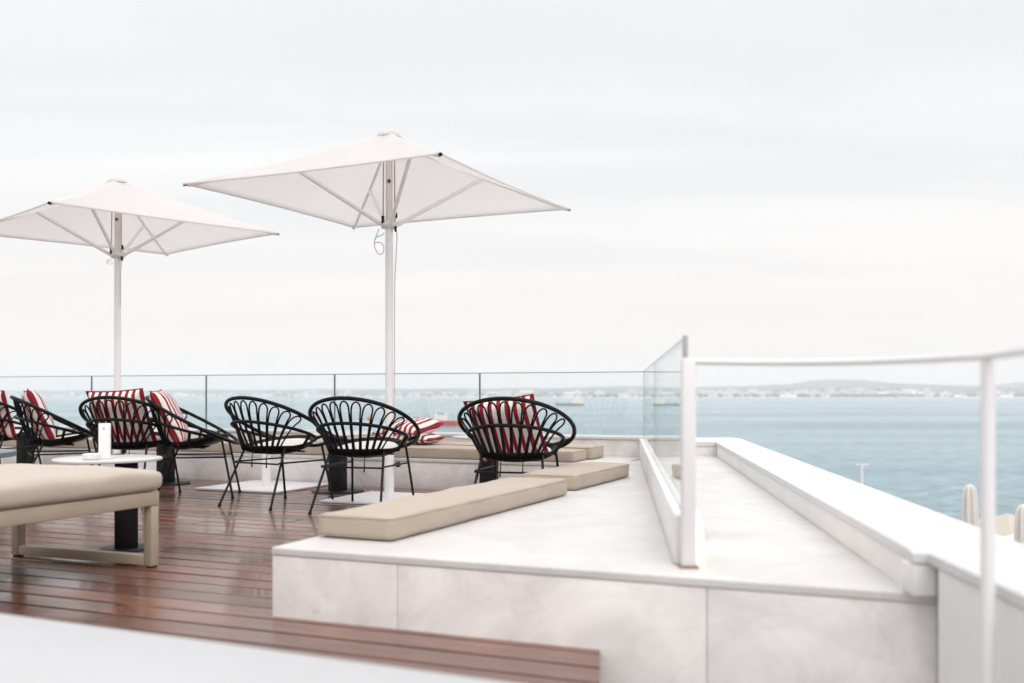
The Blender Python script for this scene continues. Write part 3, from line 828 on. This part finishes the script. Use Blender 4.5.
def MB_pipe(Lx, Ly, T, e, r=.0018):
    b = MB()
    for z in (T - .006, .007):
        c = .022; pts = []
        for (sx, sy, a0) in ((1, -1, -90), (1, 1, 0), (-1, 1, 90), (-1, -1, 180)):
            for k in range(5):
                a = R(a0 + 22.5 * k)
                pts.append((sx * (Lx / 2 - c - e * .3) + c * math.cos(a), sy * (Ly / 2 - c - e * .3) + c * math.sin(a), z))
        dense = []
        for i in range(len(pts)):
            p = Vector(pts[i]); q = Vector(pts[(i + 1) % len(pts)]); m_ = max(1, int((q - p).length / .06))
            for k in range(m_):
                t = k / m_; w_ = p.lerp(q, t)
                nv = noise.noise_vector(w_ * 6)
                dense.append(w_ + nv * .003)
        b.tube(dense, r, 6, closed=True)
    return b
def flat_cushion(Lx, Ly, T, loc, rz, label, group, seed, tilt=(0, 0)):
    root = empty('seat_cushion', loc, rz)
    root.rotation_euler = (tilt[0], tilt[1], rz)
    tag(root, label, 'cushion', group)
    soft_box(Lx, Ly, T, r=.013, puff=.009, seed=seed, nx=60, ny=18, nz=5, wr=.007).build('cover', M['tan'], root)
    e = .004
    MB_pipe(Lx, Ly, T, .004).build('piping', M['tan_piping'], root)
    return root
vang = ANG + math.pi / 2
def on_plat(u, v, z): p = W(u, v, z); return (p.x, p.y, p.z)
def uv_of(x, y): p = iv @ Vector((x, y, 0)); return p.x, p.y
# platform cushions: near-left corner measured, long side almost along v
CR = R(66.2)
def place_plat(x, y, Lx, Ly, rz, T, label, seed):      # x,y = near right bottom corner
    ex = Vector((math.cos(rz), math.sin(rz))); ey = Vector((-math.sin(rz), math.cos(rz)))
    c = Vector((x, y)) + ex * Lx / 2 + ey * Ly / 2
    return flat_cushion(Lx, Ly, T, (c.x, c.y, H + .003), rz, label, 'beige cushions lying on the marble platform', seed)
place_plat(-.435, 3.62, 1.80, .325, CR, .084, 'long beige cushion nearest the camera on the marble platform edge', 1)
place_plat(.355, 5.50, 1.0, .335, CR, .084, 'short beige cushion on the marble platform behind the long one', 2)
BR = .07
names_f = ['front row beige bench cushion at the right end behind the lone chair by the platform', 'front row beige bench cushion behind the main parasol pole',
           'front row beige bench cushion behind the spare parasol base', 'front row beige bench cushion at the far left behind the left parasol']
names_b = ['back row beige bench cushion at the right corner below the glass', 'back row beige bench cushion under the striped pillows',
           'back row beige bench cushion left of the striped pillows', 'back row beige bench cushion at the far left below the glass']
u = -.37
for k in range(4):
    Lk = [1.9, 1.95, 1.95, 2.6][k]
    c = W(u - Lk / 2, VB + .17, H + .002)
    flat_cushion(Lk - .02, .32, .085, c, ANG + R([-.4, .3, -.2, .2][k]), names_f[k], 'beige cushions in two rows on the back bench', 10 + k)
    c = W(u - Lk / 2 + .03, VB + .17 + .36, H + .002)
    flat_cushion(Lk - .02, .34, .10, c, ANG + R([.3, -.2, .3, .1][k]), names_b[k], 'beige cushions in two rows on the back bench', 20 + k)
    u -= Lk

# ------------------------------------------------------------------ striped pillows
def pillow_mesh(S=.45, T=.075, n=18):
    vs = []; fs = []
    def pos(i, j, sgn):
        x = (i / n * 2 - 1); y = (j / n * 2 - 1)
        pin = 1 - .055 * (1 - y * y) if True else 1
        piny = 1 - .055 * (1 - x * x)
        t = max(0, (1 - x ** 4) * (1 - y ** 4)) ** .55
        nz = noise.noise(Vector((x * 2.2, y * 2.2, sgn)))
        return (x * S / 2 * pin, y * S / 2 * piny, sgn * T * t * (1 + .15 * nz) + (.006 if t == 0 else 0) * sgn * 0)
    idx = {}
    for sgn in (1, -1):
        for j in range(n + 1):
            for i in range(n + 1):
                edge = i in (0, n) or j in (0, n)
                if edge and sgn == -1: idx[(i, j, -1)] = idx[(i, j, 1)]; continue
                idx[(i, j, sgn)] = len(vs); vs.append(pos(i, j, sgn))
        for j in range(n):
            for i in range(n):
                q = (idx[(i, j, sgn)], idx[(i + 1, j, sgn)], idx[(i + 1, j + 1, sgn)], idx[(i, j + 1, sgn)])
                fs.append(q if sgn == 1 else q[::-1])
    return MB().add(vs, fs, smooth=True)
PIL = None
def pillow(Mx, label, group=None):
    global PIL
    if PIL is None:
        PIL = empty('striped_pillow')
        pillow_mesh().build('pillow_cover', M['stripe'], PIL)
        S = .45; loop = []
        n = 40
        for s in range(4):
            for k in range(10):
                t = k / 10 * 2 - 1
                q = [(t, -1), (1, t), (-t, 1), (-1, -t)][s]
                loop.append((q[0] * S / 2 * (1 - .055 * (1 - q[1] ** 2)), q[1] * S / 2 * (1 - .055 * (1 - q[0] ** 2)), 0))
        MB().tube(loop, .005, 6, closed=True).build('piping', M['pillow_piping'], PIL)
        o = PIL
    else: o = copy_tree(PIL)
    o.matrix_world = Mx
    tag(o, label, 'pillow', group or 'red and white striped pillows')
    return o

# ------------------------------------------------------------------ rattan chairs
HC, HA, HB, HZ = Vector((0, 0, .575)), .363, .335, .176    # hoop centre, half width, half depth, half rise
def hoop(th, k=1.0, dz=0):     # th measured from the back, positive to the right
    return Vector((HA * k * math.sin(th), -HB * k * math.cos(th), HC.z + HZ * k * math.cos(th) + dz))
def arm(th):
    return Vector((.30 * math.sin(th), -.03 - .275 * math.cos(th), .512 + .078 * math.cos(th)))
def make_chair():
    t = empty('rattan_chair')
    MB().tube([hoop(2 * math.pi * k / 56) for k in range(56)], .0132, 10, closed=True).build('rim_hoop', M['black'], t)
    MB().tube([arm(2 * math.pi * k / 48) for k in range(48)], .0115, 10, closed=True).build('arm_hoop', M['black'], t)
    b = MB()
    TH = [R(-76 + 152 * i / 11) for i in range(12)]
    def strand(th, off):
        p0 = hoop(th, .965, -.012)
        base = Vector((.20 * math.sin(th * .85) + off, -.15 - .05 * math.cos(th), .372 + .02 * abs(math.sin(th))))
        ap = arm(th * .93); ap = Vector((ap.x * .93, (ap.y + .03) * .93 - .03, ap.z))
        if ap.y > base.y: ap.y = (ap.y + base.y) / 2
        return p0, ap, base
    for i in range(11):
        a, c = TH[i], TH[i + 1]
        path = []
        pa, aa, ba = strand(a + .012, .004); pc, ac, bc = strand(c - .012, -.004)
        front_a = Vector((ba.x * .95, .10, .372)); front_c = Vector((bc.x * .95, .10, .372))
        def bez(p, q, r, n):
            o = []
            for k in range(n):
                s = k / n
                ctrl = q * 2 - (p + r) * .5
                o.append(p * (1 - s) ** 2 + ctrl * 2 * s * (1 - s) + r * s * s)
            return o
        dn = Vector((0, 0, 0))
        # arch at the top between the two legs
        mid = hoop((a + c) / 2, .968, -.006)
        mid = hoop((a + c) / 2, .955, -.012)
        sa_ = pa.lerp(aa, .34); sc_ = pc.lerp(ac, .34)
        sa_, sc_ = sa_.lerp(sc_, .07), sc_.lerp(sa_, .07)
        la = bez(sa_, aa.lerp((sa_ + ba) / 2, .35), ba, 9)
        lc = bez(sc_, ac.lerp((sc_ + bc) / 2, .35), bc, 9)
        arch = []
        A0, C0 = la[0], lc[0]
        for k in range(1, 8):
            f = k / 8 * math.pi
            w_ = (1 - math.cos(f)) / 2
            base = A0 * (1 - w_) + C0 * w_
            lift = (mid - (A0 + C0) / 2) * math.sin(f)
            arch.append(base + lift)
        path = [front_a, ba] + la[::-1] + arch + lc + [bc, front_c]
        b.tube(path, .0058, 6)
    b.build('backrest', M['black'], t)
    # woven seat shell with a pale pad on it
    def dish(rings, rx, ry, z0, sl, m_, nm):
        sh = MB(); vs = []; n = 30
        for (rr, zz) in rings:
            for k in range(n):
                a = 2 * math.pi * k / n
                x = rx * rr * math.cos(a); y = .025 + ry * rr * math.sin(a)
                vs.append((x, y, z0 + zz + max(0, y + .06) * sl))
        fs = []
        for i in range(len(rings) - 1):
            for k in range(n):
                k2 = (k + 1) % n; fs.append((i * n + k, i * n + k2, (i + 1) * n + k2, (i + 1) * n + k))
        return sh.add(vs, fs, smooth=True).build(nm, m_, t)
    dish([(0, 0), (.4, .002), (.7, .011), (.9, .030), (1.0, .064), (.985, .07), (.93, .045), (.7, .022), (.4, .014), (0, .013)], .25, .25, .352, .17, M['black'], 'seat')
    dish([(0, .016), (.6, .018), (.88, .030), (.97, .040), (.985, .046), (.95, .053), (.8, .057), (.4, .056), (0, .056)], .218, .218, .352, .17, M['pad_white'], 'seat_pad')
    # legs
    for sx in (-1, 1):
        MB().tube([(sx * .20, .235, .425), (sx * .235, .315, .012)], .0085, 8).tube([(sx * .235, .315, .0), (sx * .235, .315, .014)], .012, 8).build('leg', M['black_metal'], t)
        MB().tube([(sx * .19, -.12, .40), (sx * .245, -.305, .012)], .0085, 8).tube([(sx * .245, -.305, .0), (sx * .245, -.305, .014)], .012, 8).build('leg', M['black_metal'], t)
        MB().tube([(sx * .216, -.20, .235 + .07), (sx * .21, .26, .305)], .006, 6).build('side_bar', M['black_metal'], t)
        # straps that join arm hoop and rim
        MB().tube([arm(R(sx * 128)), hoop(R(sx * 118))], .011, 8).build('brace', M['black'], t)
        MB().tube([arm(R(sx * 100)), Vector((sx * .235, .0, .40))], .011, 8).build('brace', M['black'], t)
    MB().tube([(-.216, -.205, .30), (.216, -.205, .30)], .006, 6).build('crossbar', M['black_metal'], t)
    for x in (-.06, .08):
        MB().tube([(x, -.17, .38), (x + .004, -.185, .34), (x - .002, -.18, .27)], [.003, .003, .0055], 6).build('tie', M['black_pad'], t)
    return t
CH = [(-1.655, 7.05, 58, 'black pillowless rattan chair standing in front of the empty spare parasol base'),
      (-.985, 6.68, 74, 'black rattan chair with empty seat right beside the main parasol pole'),
      (.03, 6.28, 76, 'black rattan chair standing alone beside the marble platform'),
      (-2.42, 7.6, 9, 'black rattan chair seen side on beside the black table pedestal, facing right'),
      (-2.885, 7.58, 82, 'black rattan chair behind the white menu holder, back to camera'),
      (-3.63, 8.0, 30, 'black rattan chair side on at the far left, behind the round white table'),
      (-4.52, 8.75, 74, 'black rattan chair cut off by the left edge of the picture')]
proto = make_chair(); chairs = []
for i, (x, y, f, lab) in enumerate(CH):
    o = proto if i == 0 else copy_tree(proto)
    o.location = (x, y, 0); o.rotation_euler = (0, 0, R(f - 90))
    tag(o, lab, 'chair', 'black round rattan chairs')
    chairs.append(o)
def in_chair(i, x, y, z, lean, roll=0, yaw=0, flip=0):
    x_, y_, f, _ = CH[i]
    Cm = Matrix.Translation((x_, y_, 0)) @ Matrix.Rotation(R(f - 90), 4, 'Z')
    return Cm @ Matrix.Translation((x, y, z)) @ Matrix.Rotation(R(yaw), 4, 'Z') @ Matrix.Rotation(R(90 + lean), 4, 'X') @ Matrix.Rotation(R(roll), 4, 'Z')
pillow(in_chair(4, -.005, -.125, .60, 24, 3), 'red striped pillow in the chair behind the white menu holder')
pillow(in_chair(3, .0, -.175, .60, 26, -2), 'red striped pillow seen edge on in the side-on chair by the pedestal')
pillow(in_chair(2, -.045, -.075, .56, 30, 7), 'red striped pillow showing through the lone chair by the platform')
pillow(in_chair(5, -.03, -.14, .60, 24, 2), 'red striped pillow in the side-on chair at the far left')
pillow(in_chair(6, .05, -.125, .60, 22, -2), 'red striped pillow at the very left edge of the picture')
# two pillows on the bench, stacked
pz = H + .002 + .085 + .010
c = W(-1.97, VB + .36, pz + .045)
pillow(Matrix.Translation(c) @ Matrix.Rotation(ANG + R(8), 4, 'Z') @ Matrix.Diagonal((1, 1, .62, 1)), 'striped pillow lying flat on the bench under another pillow')
c = W(-2.02, VB + .37, pz + .13)
pillow(Matrix.Translation(c) @ Matrix.Rotation(ANG + R(-6), 4, 'Z') @ Matrix.Rotation(R(9), 4, 'X') @ Matrix.Rotation(R(-1), 4, 'Y'), 'striped pillow resting on top of the flat one on the bench')

# ------------------------------------------------------------------ tables
def make_table(top_m, r=.27, zt=.463, th=.014):
    t = empty('round_table')
    MB().lathe([(r - .004, zt - th), (r, zt - th + .003), (r, zt - .003), (r - .004, zt)], 56, smooth=False).build('table_top', top_m, t, auto=40)
    MB().box(-.055, .055, -.055, .055, .011, zt - th - .001, bev=.004).build('pedestal', M['black_metal'], t)
    MB().lathe([(.205, 0), (.207, .004), (.205, .009), (.03, .012)], 40).build('base_plate', M['black_metal'], t)
    return t
TB = [(-2.008, 4.97, 20, 'round white table with menu holder and ashtray behind the beige daybed'),
      (-1.38, 7.92, -22, 'round white table on black pedestal between the two pillowless chairs and the bench'),
      (-2.985, 8.62, -22, 'round white table by the side-on chair, its thick black pedestal in plain view'),
      (-.17, 7.40, -22, 'round white table hidden behind the lone chair by the platform'),
      (-4.54, 9.33, -22, 'round white table at the far left in front of the bench')]
tp_ = make_table(M['table_white'])
for i, (x, y, a, lab) in enumerate(TB):
    o = tp_ if i == 0 else copy_tree(tp_)
    o.location = (x, y, 0); o.rotation_euler = (0, 0, R(a)); tag(o, lab, 'table', 'round pedestal tables')
for ch in tp_.children:
    if not ch.name.startswith('table_top'): ch.location = (.085, .03, 0)
    if ch.name.startswith('base_plate'): ch.scale = (.62, .62, 1)
    if ch.name.startswith('table_top'): ch.scale = (.95, .95, 1)
gt = make_table(M['table_grey'], .30, .462, .03)
gt.location = (-3.06, 5.5, 0); tag(gt, 'dark blue-grey round table cut off by the left edge', 'table', 'round pedestal tables')
# things on the near table
mh = empty('menu_holder', (-2.008, 4.93, .4635), R(8)); tag(mh, 'upright white menu holder standing on the round white table', 'menu holder')
MB().box(-.027, .027, -.012, .012, .006, .172, bev=.003).build('card_sleeve', M['acrylic'], mh)
MB().box(-.036, .036, -.03, .03, 0, .006, bev=.002).build('foot', M['acrylic'], mh)
MB().lathe([(.006, 0), (.006, .001)], 16, M=Matrix.Translation((0, -.0122, .148)) @ Matrix.Rotation(R(90), 4, 'X')).build('emblem', simple('emblem_grey', (.55, .5, .46), .7), mh)
asht = empty('ashtray', (-2.03, 4.83, .4635)); tag(asht, 'small clear glass ashtray beside the white menu holder', 'ashtray')
MB().lathe([(.033, 0), (.040, .004), (.043, .026), (.039, .029), (.034, .024), (.03, .01), (.0, .008)], 12, smooth=False).build('bowl', M['ashtray_glass'], asht)

# ------------------------------------------------------------------ daybed
# far end frame feet: right (-1.633,4.51), left (-2.41,4.86); long side along v towards the camera
dr = Vector((-1.596, 4.52)); 
dbd = empty('daybed', (dr.x, dr.y, 0), ANG)
tag(dbd, 'beige padded daybed with tan metal frame cut by the left edge', 'daybed')
WD, LD = .86, 1.9          # local: x from -WD to 0, y from -LD to 0
S = .046
for (x, y) in ((-S, -S), (-WD, -S), (-S, -LD), (-WD, -LD)):
    MB().box(x, x + S, y, y + S, .008, .278, bev=.003).build('leg', M['frame_tan'], dbd)
    MB().box(x + .006, x + S - .006, y + .006, y + S - .006, 0, .008).build('foot', M['rubber'], dbd)
for y in (-S, -LD):
    MB().box(-WD + S + .001, -S - .001, y + .001, y + S - .001, .010, .055, bev=.003).build('bottom_rail', M['frame_tan'], dbd)
MB().box(-WD - .002, .002, -LD - .002, .002, .28, .343, bev=.004).build('seat_frame', M['frame_tan'], dbd)
sc = soft_box(WD + .045, LD + .03, .098, r=.036, puff=.016, seed=5, nx=30, ny=50, nz=6, wr=.009).build('mattress', M['tan_light'], dbd)
sc.location = (-WD / 2, -LD / 2, .345)

# ------------------------------------------------------------------ parasols
def make_parasol():
    t = empty('parasol')
    HD, ZE, ZT = 1.425, 2.222, 2.70      # half diagonal, edge and apex height
    # canopy: four sagging panels; corners on the local axes
    n = 16
    def panel(a0, a1, dz):
        vs = []; fs = []
        c0 = Vector((math.cos(a0) * HD, math.sin(a0) * HD, ZE)); c1 = Vector((math.cos(a1) * HD, math.sin(a1) * HD, ZE)); ap = Vector((0, 0, ZT))
        for i in range(n + 1):
            s = i / n
            for j in range(n + 1):
                q = j / n
                e = c0 * (1 - q) + c1 * q
                bow = 4 * q * (1 - q)
                e = e * 1.0; e.x *= 1 - .035 * bow; e.y *= 1 - .035 * bow
                p = ap * (1 - s) + e * s
                p.z -= .035 * bow * math.sin(math.pi * min(1, s)) * .9 
                p.z += -.02 * math.sin(math.pi * s) + dz
                wv = noise.noise(Vector((p.x * 2.3, p.y * 2.3, 4))) * .6 + noise.noise(Vector((p.x * 7, p.y * 7, 9))) * .25
                p.z += .012 * wv * math.sin(math.pi * min(1, s)) * bow
                vs.append(p)
        for i in range(n):
            for j in range(n):
                a = i * (n + 1) + j; fs.append((a, a + n + 1, a + n + 2, a + 1))
        return vs, fs
    cm = MB()
    for k in range(4):
        vs, fs = panel(k * math.pi / 2, (k + 1) * math.pi / 2, 0); cm.add(vs, fs, smooth=True)
    can = cm.build('canopy', M['canopy'], t)
    bmx = bmesh.new(); bmx.from_mesh(can.data); bmesh.ops.remove_doubles(bmx, verts=bmx.verts[:], dist=1e-4)
    bmx.to_mesh(can.data); bmx.free()
    can.data.set_sharp_from_angle(angle=R(14))
    sm = can.modifiers.new('thick', 'SOLIDIFY'); sm.thickness = .004; sm.offset = -1
    # hem band
    hem = MB()
    for k in range(4):
        vs, fs = panel(k * math.pi / 2, (k + 1) * math.pi / 2, -.004)
        edge = [vs[n * (n + 1) + j] for j in range(n + 1)]
        hem.tube(edge, .007, 6)
    hem.build('hem', M['canopy'], t)
    MB().lathe([(.085, ZT - .034), (.088, ZT - .026), (.062, ZT - .004), (.04, ZT + .004), (.0, ZT + .006)], 24).build('top_cap', M['canopy'], t)
    MB().tube([(0, 0, .03), (0, 0, 2.02)], .029, 20).build('pole', M['pole_white'], t)
    MB().tube([(0, 0, 2.02), (0, 0, ZT - .04)], .026, 16).build('pole_head', M['pole_wood'], t)
    MB().lathe([(.04, 1.985), (.058, 1.99), (.058, 2.03), (.04, 2.045)], 20).build('runner', M['white_metal'], t)
    MB().lathe([(.03, ZT - .12), (.06, ZT - .115), (.06, ZT - .06), (.03, ZT - .05)], 20).build('hub', M['white_metal'], t)
    for k in range(4):
        a = k * math.pi / 2; ca, sa = math.cos(a), math.sin(a)
        rib = MB().tube([(ca * .05, sa * .05, ZT - .085), (ca * HD * .5, sa * HD * .5, (ZT + ZE) / 2 - .05), (ca * HD * .985, sa * HD * .985, ZE - .012)], .013, 8).build('rib', M['pole_white'], t)
        MB().tube([(ca * (HD - .028), sa * (HD - .028), ZE - .004), (ca * (HD + .012), sa * (HD + .012), ZE - .012)], .0115, 10).build('end_cap', M['black_metal'] if k == 3 else M['grey_metal'], rib)
        MB().tube([(ca * .055, sa * .055, 2.015), (ca * HD * .5, sa * HD * .5, (ZT + ZE) / 2 - .062)], .0155, 8).build('strut', M['pole_white'], t)
    # cords and pulley
    MB().tube([(-.043, -.03, 2.03), (-.04, -.03, 2.52)], .005, 6).tube([(.043, -.03, 2.03), (.04, -.03, 2.52)], .005, 6).build('pulley_cord', M['cord_tan'], t)
    MB().box(-.055, -.034, -.045, -.02, 2.02, 2.075, bev=.004).box(.04, .056, -.045, -.02, 1.96, 2.0, bev=.004).box(.046, .06, -.04, -.02, 2.06, 2.10, bev=.003, M=None).build('pulley', M['black_metal'], t)
    MB().lathe([(.0, 0), (.014, 0), (.014, .004), (.0, .004)], 14, M=Matrix.Translation((0, -.027, 2.33)) @ Matrix.Rotation(R(90), 4, 'X')).build('badge', simple('badge_dark', (.16, .07, .07), .5), t)
    lp = []
    for k in range(30):
        f = k / 29
        lp.append((-.07 - .035 * math.sin(f * 11), -.05 + .012 * math.cos(f * 9), 1.98 - .16 * math.sin(f * math.pi) - .03 * math.sin(f * 14)))
    MB().tube(smooth_path(lp, 2), .0038, 6).tube(smooth_path([(.046, -.02, 2.0), (.058, -.03, 1.93), (.052, -.028, 1.8), (.041, -.02, 1.55), (.040, -.02, .9), (.038, -.015, .55)], 4), .004, 6).build('rope', M['rope'], t)
    MB().box(-.36, .36, -.36, .36, .002, .018, bev=.003).build('base_plate', M['white_metal'], t)
    MB().tube([(0, 0, .018), (0, 0, .42)], .035, 20).build('sleeve', M['pole_white'], t)
    MB().tube([(.04, 0, .26), (.062, 0, .26)], .008, 8).tube([(.062, 0, .26), (.085, 0, .262)], .02, 10).build('knob', M['black_metal'], t)
    return t
pp = make_parasol()
pp.location = (-.90, 7.33, 0); pp.rotation_euler = (0, 0, R(19.3))
tag(pp, 'open square white parasol nearest the camera, its pole between chairs and bench', 'parasol', 'open white square parasols')
p2 = copy_tree(pp); p2.location = (-3.53, 8.95, 0); p2.rotation_euler = (0, 0, R(2))
tag(p2, 'open square white parasol farther away at the left edge', 'parasol', 'open white square parasols')
for o in (pp, p2):          # base plates stay square to the deck boards
    for ch in o.children:
        if ch.name.startswith(('base_plate', 'sleeve', 'knob')): ch.rotation_euler = (0, 0, ANG - o.rotation_euler.z)
        if o is p2 and ch.name.startswith('rope'): ch.scale = (.8, .8, .30); ch.location = (0, 0, 1.385); continue
        if ch.name.startswith('pulley') or ch.name.startswith('rope') or ch.name.startswith('badge'): ch.rotation_euler = (0, 0, -o.rotation_euler.z + R(4))
# spare base
sbp = empty('umbrella_stand', W(-2.92, VB - .42, 0), ANG)
tag(sbp, 'white parasol base plate with an empty upright sleeve between the chairs', 'parasol base')
MB().box(-.40, .40, -.40, .40, .002, .018, bev=.003).build('base_plate', M['white_metal'], sbp)
MB().tube([(0, 0, .018), (0, 0, .44)], .036, 20).build('sleeve', M['pole_white'], sbp)
MB().tube([(.036, 0, .30), (.058, 0, .30)], .008, 8).tube([(.058, 0, .30), (.08, 0, .30)], .018, 10).build('knob', M['black_metal'], sbp)

# ------------------------------------------------------------------ lower terrace beyond the right parapet
tag(MB().box(2.6, 12, -6, 22, -3.2, -2.9).build('lower_terrace', M['concrete']), kind='structure')
tag(MB().box(8, 19, 28.2, 43, -6.4, -6.0).build('lower_roof', M['concrete']), kind='structure')
bd = empty('building', (0, 0, 0)); tag(bd, 'pale rendered building block below the roof terrace', 'building')
MB().prism([(-11, -6), (1.0, -6), (1.25, 2.6), (1.9, 8.9), (-8, 13)], -27, -1.62).build('wall', M['wall_render'], bd)
MB().box(2.65, 11.95, -5.9, 21.9, -27, -3.21).build('wall', M['wall_render'], bd)
MB().box(8.1, 18.9, 28.3, 42.9, -27, -6.41).build('wall', M['wall_render'], bd)
cloth_cream = simple('parasol_cream', (.60, .575, .54), .9, var=.1, scale=5, bump=.4, bscale=12)
cloth_beige = simple('canopy_beige', (.46, .42, .36), .9, var=.06, scale=3)
cloth_white = simple('canopy_white', (.66, .64, .58), .9, var=.04, scale=3)
def closed_parasol(x, y, zt, label):
    t = empty('closed_parasol', (x, y, -2.9)); tag(t, label, 'closed parasol', 'folded cream parasols on the lower terrace')
    hgt = zt + 2.9
    b = MB(); vs = []; n = 56; prof = [(.0, hgt), (.035, hgt - .015), (.058, hgt - .06), (.068, hgt - .2), (.075, hgt - .5), (.082, hgt - .9), (.088, hgt - 1.25), (.075, hgt - 1.42), (.04, hgt - 1.45)]
    for (r_, z_) in prof:
        for k in range(n):
            a = 2 * math.pi * k / n; rr = r_ * (1 + .24 * math.cos(7 * a + z_ * 1.6) + .06 * math.sin(3 * a))
            vs.append((rr * math.cos(a), rr * math.sin(a), z_))
    fs = []
    for i in range(len(prof) - 1):
        for k in range(n):
            k2 = (k + 1) % n; fs.append((i * n + k, (i + 1) * n + k, (i + 1) * n + k2, i * n + k2))
    b.add(vs, fs, smooth=True); b.build('folded_canopy', cloth_cream, t)
    MB().tube([(0, 0, .04), (0, 0, hgt - .3)], .022, 12).build('pole', M['pole_white'], t)
    MB().lathe([(.26, 0), (.26, .03), (.22, .045), (.03, .06)], 28).build('base', M['concrete'], t)
    MB().lathe([(.079, hgt - .72), (.092, hgt - .71), (.092, hgt - .69), (.079, hgt - .68)], 20).build('strap', M['cord_tan'], t)
closed_parasol(.458 * 11, 11, .79 - .092 * 11, 'folded cream parasol standing left of the round handrail post')
closed_parasol(.512 * 9.2, 9.2, .79 - .112 * 9.2, 'folded cream parasol at the extreme right edge')
def open_canopy(x, y, zt, hw, drop, rz, m, label):
    t = empty('open_parasol', (x, y, -2.9), rz); tag(t, label, 'parasol', 'open parasols on the lower terrace')
    h = zt + 2.9
    vs = [(0, 0, h), (-hw, -hw, h - drop), (hw, -hw, h - drop), (hw, hw, h - drop), (-hw, hw, h - drop)]
    vs += [(v_[0], v_[1], v_[2] - .12) for v_ in vs[1:]]
    b = MB().add(vs, [(0, 1, 2), (0, 2, 3), (0, 3, 4), (0, 4, 1), (1, 5, 6, 2), (2, 6, 7, 3), (3, 7, 8, 4), (4, 8, 5, 1)])
    cc_ = b.build('canopy', m, t); sm = cc_.modifiers.new('thick', 'SOLIDIFY'); sm.thickness = .006
    MB().tube([(0, 0, 0.04), (0, 0, h - .02)], .028, 12).build('pole', M['pole_white'], t)
    MB().box(-.3, .3, -.3, .3, 0, .04, bev=.004).build('base', M['concrete'], t)
open_canopy(7.45, 15.0, .79 - .1215 * 15.0, 1.1, .42, R(20), cloth_beige, 'open beige parasol on the lower terrace behind the white one')
open_canopy(5.95, 11.2, .79 - .1345 * 11.2, .9, .40, R(30), cloth_white, 'open white parasol seen from above beyond the parapet')
# mast lamp
ml_ = empty('street_lamp', (.350 * 29.5, 29.5, -6.0)); tag(ml_, 'thin white lamp mast with a short crossbar beyond the parapet', 'lamp')
ht = .79 - .0720 * 29.5 + 6
MB().tube([(0, 0, 0), (0, 0, ht)], [.045, .03], 10).build('pole', M['white_metal'], ml_)
MB().tube([(-.14, 0, ht - .02), (.14, 0, ht - .02)], .014, 8).box(-.17, -.09, -.04, .04, ht - .028, ht + .005).box(.09, .17, -.04, .04, ht - .028, ht + .005).build('lamp_head', M['white_metal'], ml_)
